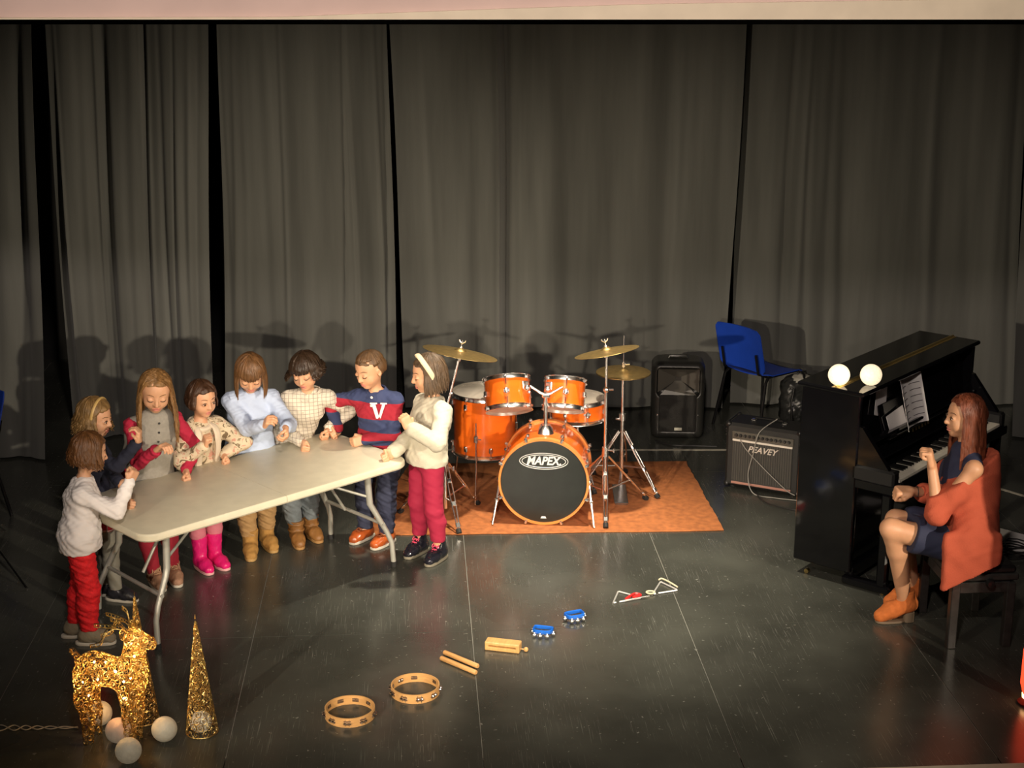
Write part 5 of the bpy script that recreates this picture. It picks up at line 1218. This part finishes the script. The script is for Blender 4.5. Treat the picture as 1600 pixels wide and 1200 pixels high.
pf = put(J, 'pinafore', S_, .0058, M_GREYP, folds(.004, (26, 26, 8), 5)); top_sdf(J, .028); buttons(J, pf, 5, .30, .86, mat('dark_button', (.03, .03, .03), .4)); collar_ring(J, M_GREYP, .042, pf, .014, lift=.012)
M_REDT = mat('dark_red_tights', (.33, .012, .03), .85); trousers(J, M_REDT, 'tights', .004, .07, .001, 2)
M_TANSN = mat('rosy_brown_suede', (.36, .20, .125), .85, var=.15, scale=60)
for e in (-1, 1): shoe(J['o'], J['base'], J['an'][e]*[1, 1, 0], (-66, -58)[e > 0], .205, .037, 'shoe', M_TANSN, M_PALESOLE, mat('rosy_lace', (.55, .33, .2), .6), shaft=.11)
HLB = hair_mat('long_blond_hair', (0.2356, 0.1240, 0.0434)); hair(J, HLB, n=260, length=.27, bangs=False, seed=4, wave=.006, wl=.09, puff=.06, r=.0080, mode='part', tuck=-.2, spread=.08, cut_front=.30)
# ---------------- D: dark bob, cream floral jacket, pink boots
gD = gz(326, 886)
J = person('child in cream floral jacket and bright pink boots, one fist raised', 1.155, gD, -48, (-46, 12), gy(316, 623, 8.28), {
    1: (gy(320, 696, 8.08), nv([.25, -.3, .9]), [.8, .5, 0], 1., [-.8, -.2, -1]), -1: (fist_pt(349, 712), nv([.5, -.5, -.6]), [-.8, -.4, 0], 1., [.8, .5, -.4])}, two_feet(gz(338, 883), gz(315, 889), -46, -52), pelvis=stand_back(gD, 1.155, 0.04, 0), brow=(.08, .04, .02), eyes='open')
def floral():
    m = mat('cream_floral', (.60, .50, .35), .85); nt, N, L, b = nodes_of(m); tc = N.new('ShaderNodeTexCoord'); v = N.new('ShaderNodeTexNoise'); v.inputs['Scale'].default_value = 26; v.inputs['Detail'].default_value = 1; v.inputs['Distortion'].default_value = 1.2; L.new(tc.outputs['Object'], v.inputs['Vector']); r = N.new('ShaderNodeValToRGB'); e = r.color_ramp.elements; e[0].position = .36; e[0].color = (.16, .11, .06, 1); e[1].position = .42; e[1].color = (.60, .50, .34, 1); q = e.new(.60); q.color = (.62, .52, .37, 1); q = e.new(.66); q.color = (.55, .28, .20, 1); L.new(v.outputs['Fac'], r.inputs['Fac']); L.new(r.outputs['Color'], b.inputs['Base Color']); return m
M_FLOR = floral(); top(J, M_FLOR, 'floral_top', .010, J['pel'][2]-.06, .5, 1.1, 1.0, .003, 6)
M_CREAMJ = mat('cream_quilt', (.66, .56, .43), .8, var=.06, bump=.4, bscale=60)
k = J['k']; S_ = SDF(); fl = (J['r'], 1.35); S_.cone(J['chest'], J['neck']-[0, 0, .05], .100*k, .070*k, .03, flat=fl); S_.cone(J['pel']+[0, 0, .02], J['chest'], .104*k, .100*k, .03, flat=fl)
for e in (-1, 1):
    S_.cone(J['neck']-[0, 0, .05], J['sh'][e], .056*k, .056*k, .02); S_.cone(J['sh'][e], J['el'][e], .056*k, .050*k, .02); S_.cone(J['el'][e], J['el'][e]*.08+J['wr'][e]*.92, .050*k, .034*k, .02)
fr0 = J['chest']+J['f']*.12-[0, 0, .04]; S_.rbox(fr0, (.052, .10, .3), .02, .02, 's', np.array([J['r'], J['f'], Z]).T); S_.cut(J['pel']-[0, 0, .0], (0, 0, -1)); jk = put(J, 'jacket', S_, .0058, M_FLOR, folds(.005, (30, 30, 30), 7))
for e in (-1, 1):
    P = [J['neck']-J['base']-[0, 0, .03]+J['r']*e*.045*k+J['f']*.01, J['chest']-J['base']+[0, 0, .06]+J['r']*e*.062*k+J['f']*.088*k, J['chest']-J['base']-[0, 0, .02]+J['r']*e*.066*k+J['f']*.108*k, J['pel']-J['base']+[0, 0, .05]+J['r']*e*.066*k+J['f']*.108*k]; MB().tube(bez(P, 6), [.022*k]*7+[.024*k]*6+[.022*k]*6, 8, flat=.6).build('lapel', M_CREAMJ, jk)
collar_ring(J, M_CREAMJ, .056, jk, .018)
M_PINKT = mat('pink_tights', (.66, .20, .26), .8); trousers(J, M_PINKT, 'tights', .005, .195, .001, 3)
M_PINKB = mat('pink_rubber', (.78, .016, .19), .28, coat=.3); M_PINKS = mat('pale_pink_sole', (.75, .42, .42), .5)
for e in (-1, 1): shoe(J['o'], J['base'], J['an'][e]*[1, 1, 0], (-46, -52)[e > 0], .195, .037, 'boot', M_PINKB, M_PINKS, shaft=.205)
HDB = hair_mat('dark_brown_hair', (0.0527, 0.0236, 0.0112)); hair(J, HDB, n=210, length=.055, bangs=False, seed=5, wave=.003, wl=.09, puff=.09, r=.0085, fringe=60, tuck=.1, spread=.05)
# ---------------- E: light-blue shirt, fringe, tan boots
gE = gz(406, 862)
J = person('child in light blue shirt, tan trousers and tan boots behind the table', 1.245, gE, -72, (-80, 36), gy(391, 583, 8.46), {
    1: (gy(414, 663, 8.28), nv([.35, -.5, .5]), [.6, .4, -.5], .6, [-.45, .4, -1]), -1: (gy(446, 668, 8.30), nv([.1, -.55, -.7]), [-.9, -.2, .2], .6, [.5, .5, -.8])}, two_feet(gz(418, 853), gz(392, 865), -62, -80), pelvis=stand_back(gE, 1.245, 0.05, 0), brow=(.16, .08, .03))
M_LBLUE = mat('light_blue_poplin', (.46, .55, .74), .75, var=.04); sh_ = top(J, M_LBLUE, 'shirt', .020, J['pel'][2]-.06, .88, 1.04, 1.0, .0035, 8, neck=0, fr=55); shirt_collar(J, M_LBLUE, sh_); top_sdf(J, .023)
M_TANP = mat('tan_chino', (.44, .27, .115), .85); trousers(J, M_TANP, off=.014, ankle=.12, amp=.004, seed=4, fr=80)
M_TANB = mat('tan_suede', (.44, .24, .065), .85, var=.15, scale=40)
for e in (-1, 1): shoe(J['o'], J['base'], J['an'][e]*[1, 1, 0], (-62, -80)[e > 0], .215, .039, 'boot', M_TANB, mat('tan_sole', (.45, .28, .10), .6), shaft=.155)
HEB = hair_mat('light_brown_hair', (0.1426, 0.0682, 0.0260)); hair(J, HEB, n=230, length=.125, bangs=True, seed=6, wave=.002, wl=.1, puff=.07, r=.0080, fringe=52, tuck=.05, spread=.04)
# ---------------- F: checked shirt, tousled dark hair, jeans
gF = gz(476, 846)
J = person('child in white checked shirt, jeans and brown strapped boots behind the table', 1.225, gF, -82, (-104, 20, -5), gy(477, 580, 8.62), {
    1: (fist_pt(474, 692), nv([.1, -.75, -.35]), [.9, .2, -.2], 1., [-.5, .4, -.8]), -1: (gz(511, 671, TZ+.05), nv([.0, -.6, -.55]), [-.9, -.2, .2], .8, [.5, .5, -.7])}, two_feet(gz(487, 839), gz(464, 848), -58, -72), pelvis=stand_back(gF, 1.225, 0.1, 0), brow=(.05, .025, .015))
M_CHECK = check_mat('brown_check_cotton', (.66, .60, .50), (.20, .15, .12), .024, .11); sh_ = top(J, M_CHECK, 'shirt', .018, J['pel'][2]-.05, .90, 1.02, 1.0, .003, 9, neck=0); shirt_collar(J, M_CHECK, sh_); top_sdf(J, .020); buttons(J, sh_, 4, .2, .85, mat('pale_button', (.6, .55, .45), .4), r=.005)
M_JEAN = mat('faded_denim', (.17, .20, .22), .85, var=.35, scale=16, bump=.3, bscale=300); trousers(J, M_JEAN, off=.014, ankle=.13, amp=.004, seed=5, fr=80)
M_BRB = mat('brown_buckle_leather', (.27, .125, .035), .5, var=.25, scale=20)
for e in (-1, 1):
    b_ = shoe(J['o'], J['base'], J['an'][e]*[1, 1, 0], (-58, -72)[e > 0], .205, .037, 'boot', M_BRB, mat('brown_sole', (.36, .20, .07), .6), shaft=.145)
    for z in (.085, .125): MB().tube([(.046*math.cos(a), -.008+.046*math.sin(a), z) for a in np.linspace(0, 2*PI, 20, endpoint=False)], .006, 6, closed=True, flat=1.4).build('strap', M_BRB, b_)
HFB = hair_mat('tousled_dark_hair', (0.0341, 0.0186, 0.0099)); hair(J, HFB, n=210, length=.030, bangs=True, seed=7, wave=.010, wl=.05, puff=.13, r=.0095, fringe=48, tuck=-.4, spread=.10)
# ---------------- G: striped rugby shirt with V
gG = gz(588, 850)
J = person('child in navy and red striped rugby shirt with a white V', 1.24, gG, -108, (-132, 20), gy(577, 577, 8.60), {
    1: (gz(529, 671, TZ+.045), nv([-.6, -.5, -.4]), [.6, -.7, .1], 1., [-1, .4, -.2]), -1: (fist_pt(567, 687), nv([-.8, -.5, -.1]), [-.3, .8, -.2], 1., [.9, -.1, -.9])}, two_feet(gz(604, 850), gz(571, 842), -128, -128), pelvis=stand_back(gG, 1.24, 0.0, 0.05), brow=(.09, .05, .025))
nz_ = J['neck'][2]; NV, RD = (.035, .050, .13), (.34, .012, .03)
M_RUG = stripe_mat('rugby_stripes', 'Z', [(.3, NV), (nz_-.395, RD), (nz_-.345, NV), (nz_-.30, RD), (nz_-.255, NV), (nz_-.175, RD), (nz_-.075, NV)])
sh_ = top(J, M_RUG, 'rugby_shirt', .018, J['pel'][2]-.05, .93, 1.02, 1.0, .003, 10, neck=0); M_NAVYC = mat('navy_collar', (.035, .05, .13), .8); shirt_collar(J, M_NAVYC, sh_); top_sdf(J, .020); buttons(J, sh_, 2, .76, .90, mat('white_button', (.8, .78, .74), .4), r=.008)
hit = J['_top'].march(J['chest']+[0, 0, .02]-J['r']*.045+J['f']*.3, -J['f'], .4); vm = MB()
for q in ([(-.048, .045), (-.006, .045), (-.006, .036), (-.016, .036), (.002, -.028), (.012, -.028), (-.002, -.050), (-.012, -.050), (-.038, .036), (-.048, .036)], [(.052, .045), (.014, .045), (.014, .036), (.024, .036), (.004, -.030), (.012, -.050), (.016, -.040), (.042, .036), (.052, .036)]): vm.prism(q, -.001, .002)
vo = link('letter_badge', vm.mesh('letter_badge', False), mat('white_felt', (.75, .72, .70), .8), sh_)
n_ = nv(J['f']*.96+Z*.06-J['r']*.25); rx_ = nv(np.cross(Z, n_)); uz = np.cross(n_, rx_); Mv = Matrix(np.array([rx_, uz, n_]).T.tolist()).to_4x4(); Mv.translation = Vector(hit+n_*.007-J['base']); vo.matrix_local = Mv
M_NAVYP = mat('navy_chino', (.028, .034, .068), .85); trousers(J, M_NAVYP, off=.015, ankle=.075, amp=.0035, seed=6, fr=70)
M_COGN = mat('cognac_leather', (.40, .085, .018), .25, coat=.4, var=.15)
for e in (-1, 1): shoe(J['o'], J['base'], J['an'][e]*[1, 1, 0], -128, .205, .037, 'shoe', M_COGN, M_PALESOLE, mat('cognac_lace', (.28, .07, .02), .6), shaft=.072)
HGB = hair_mat('cropped_brown_hair', (0.1054, 0.0546, 0.0223)); hair(J, HGB, n=300, length=0., bangs=False, seed=8, puff=.035, r=.0052, fringe=200, mode='sweep', crop=78, nape=-.14, cut_front=.26, cut_y=-.02)
# ---------------- H: cream sweater, burgundy trousers, headband
gH = gz(669, 872)
J = person('child in cream sweater, burgundy trousers and cream headband at the table corner', 1.265, gH, -150, (-164, 12), gy(668, 583, 8.46), {
    1: (fist_pt(613, 708), nv([-.75, -.35, -.35]), [.3, -.9, 0], 1., [.2, .3, -1]), -1: (gy(639, 668, 8.20), nv([-.35, .0, .9]), [-.5, .9, 0], .8, [.9, -.4, -1])}, two_feet(gz(686, 875), gz(656, 864), -122, -128), brow=(.10, .05, .025))
M_CREAMS = mat('cream_wool', (.57, .53, .42), .9, var=.05, bump=.6, bscale=110); sw_ = top(J, M_CREAMS, 'sweater', .024, J['pel'][2]-.045, .86, 1.0, 1.05, .0035, 11, puffy=1.15, fr=45, neck=.046)
for e in (-1, 1): MB().tube([J['neck']-J['base']-[0, 0, .055]+J['f']*.066+J['r']*e*.02, J['neck']-J['base']-[0, 0, .10]+J['f']*.094+J['r']*e*.055, J['neck']-J['base']-[0, 0, .13]+J['f']*.098+J['r']*e*.085], .010, 8, flat=.5).build('ruffle', M_CREAMS, sw_)
M_BURG = mat('burgundy_jersey', (.36, .012, .048), .8); trousers(J, M_BURG, off=.010, ankle=.125, amp=.0015, seed=7, fr=50)
M_PATENT = mat('black_patent', (.012, .012, .018), .12, coat=.8)
for e in (-1, 1): shoe(J['o'], J['base'], J['an'][e]*[1, 1, 0], (-122, -128)[e > 0], .205, .037, 'lace', M_PATENT, mat('grey_sole', (.22, .20, .15), .6), mat('pink_lace', (.75, .06, .14), .6), shaft=.135)
HHB = hair_mat('ash_brown_hair', (0.0930, 0.0589, 0.0341)); hr = hair(J, HHB, n=230, length=.125, bangs=False, seed=9, wave=.004, wl=.08, puff=.07, r=.0080, tuck=-.1, spread=.05)
MB().tube([J['headc']-J['base']+J['R'] @ (np.array([.438*math.cos(a), -.02+.16*math.sin(a), .10+.452*math.sin(a)])*J['s']) for a in np.linspace(-.35, PI+.35, 26)], [.007]*26, 8, flat=2.4).build('headband', mat('cream_headband', (.68, .55, .36), .8, bump=.5, bscale=90), hr)
# ---------------- woman on the bench
pel = np.array([2.33, 7.50, .535]); gW = np.array([2.33, 7.50, 0])
hdW = gy(1507, 650, 7.46)
kn = {-1: gy(1392, 826, 7.44), 1: gy(1400, 812, 7.62)}
J = person('seated adult in rust off-shoulder sweater, navy dress and orange ankle boots, fist raised', 1.62, gW, 178, (184, 2), hdW, {
    -1: (gy(1456, 727, 7.36), nv([-.25, -.05, .95]), [-.9, .25, 0], .95, [-.1, -.25, -1]), 1: (gy(1424, 768, 7.52), nv([-1, .0, .02]), [.1, .3, -1], 1., [.2, .5, -1])},
    two_feet(gz(1410, 971)+[0, .0, 0], gz(1424, 948), 183, 183), skin=SKINW, s=.218, pelvis=pel, knees=kn, adult=True, brow=(.10, .045, .03), eyes='open')
o = J['o']; f, r = J['f'], J['r']
M_NAVYD = mat('navy_dress', (.022, .028, .065), .8); S_ = SDF(); fl = (r, 1.3)
S_.cone(J['pel'], J['waist'], .125, .105, .04, flat=fl); S_.cone(J['waist'], J['chest'], .105, .118, .04, flat=fl); S_.cone(J['chest'], J['neck']-[0, 0, .05], .118, .075, .04, flat=fl)
for e in (-1, 1):
    S_.cone(J['hip'][e], J['hip'][e]*.30+J['kn'][e]*.70, .105, .085, .05); S_.cone(J['neck']-[0, 0, .045], J['sh'][e]*.82+J['neck']*.18-[0, 0, .01], .052, .052, .02)
S_.cone(J['hip'][-1]*.35+J['kn'][-1]*.65, J['hip'][1]*.35+J['kn'][1]*.65, .078, .078, .06)
S_.cut(J['hip'][-1]*.30+J['kn'][-1]*.70, (-1, -.0, .25)); put(J, 'dress', S_, .0062, M_NAVYD, folds(.004, (24, 24, 24), 12))
M_RUST = mat('rust_knit', (.50, .095, .045), .9, var=.05, bump=.5, bscale=160); S_ = SDF()
cst = J['waist']+[0, 0, .04]
S_.cone(cst, J['chest']+[0, 0, .04], .122, .120, .05, flat=(r, 1.40)); S_.cone(J['pel']+[.02, 0, .02], cst, .150, .122, .05, flat=(r, 1.35)); S_.ell(J['pel']+[.05, 0, -.02], (.13, .21, .09), .05)
S_.rbox((2.325, 7.222, .475), (.150, .026, .17), .025, .09, R=rotm(-.10, 0, 0)); S_.cone((2.34, 7.33, .70), (2.31, 7.25, .56), .085, .05, .09); S_.cone((2.40, 7.40, .60), (2.40, 7.42, .98), .10, .085, .08)
for e in (-1, 1):
    mid = J['sh'][e]*.50+J['el'][e]*.50; S_.cone(J['chest']+r*e*.10-[0, 0, .03], mid, .080, .060, .05); S_.cone(mid, J['el'][e]-[0, 0, .012], .056, .055, .04); S_.cone(J['el'][e]-[0, 0, .012], J['el'][e]*.50+J['wr'][e]*.50, .055, .050, .03)
S_.cut((2.35, 7.45, .955), (-.50, 0, .86)); S_.cut((2.16, 7.2, .335), (.437, 0, -.9)); sw_ = put(J, 'sweater', S_, .0065, M_RUST, folds(.0045, (26, 40, 22), 13))
M_OR = mat('orange_suede', (.58, .155, .030), .85, var=.1, scale=40); M_HEEL = mat('stacked_heel', (.20, .15, .10), .5)
for e in (-1, 1):
    b_ = shoe(o, J['base'], J['an'][e]*[1, 1, 0], 183, .245, .038, 'ankle', M_OR, M_HEEL, shaft=.185, heel=.045)
HW = hair_mat('auburn_hair', (0.1674, 0.0465, 0.0217), .4); hr = hair(J, HW, n=280, length=.36, bangs=False, seed=12, wave=.004, wl=.12, puff=.06, r=.0085, mode='part', tuck=-.15, spread=.05, cut_front=.30, cut_y=.14)
MB().tube([J['wr'][1]-J['base']-[-.03, 0, 0]+np.array([0, .027*math.cos(a), .027*math.sin(a)]) for a in np.linspace(0, 2*PI, 18, endpoint=False)], .003, 6, closed=True).build('bracelet', mat('dark_bracelet', (.05, .03, .02), .5), o)
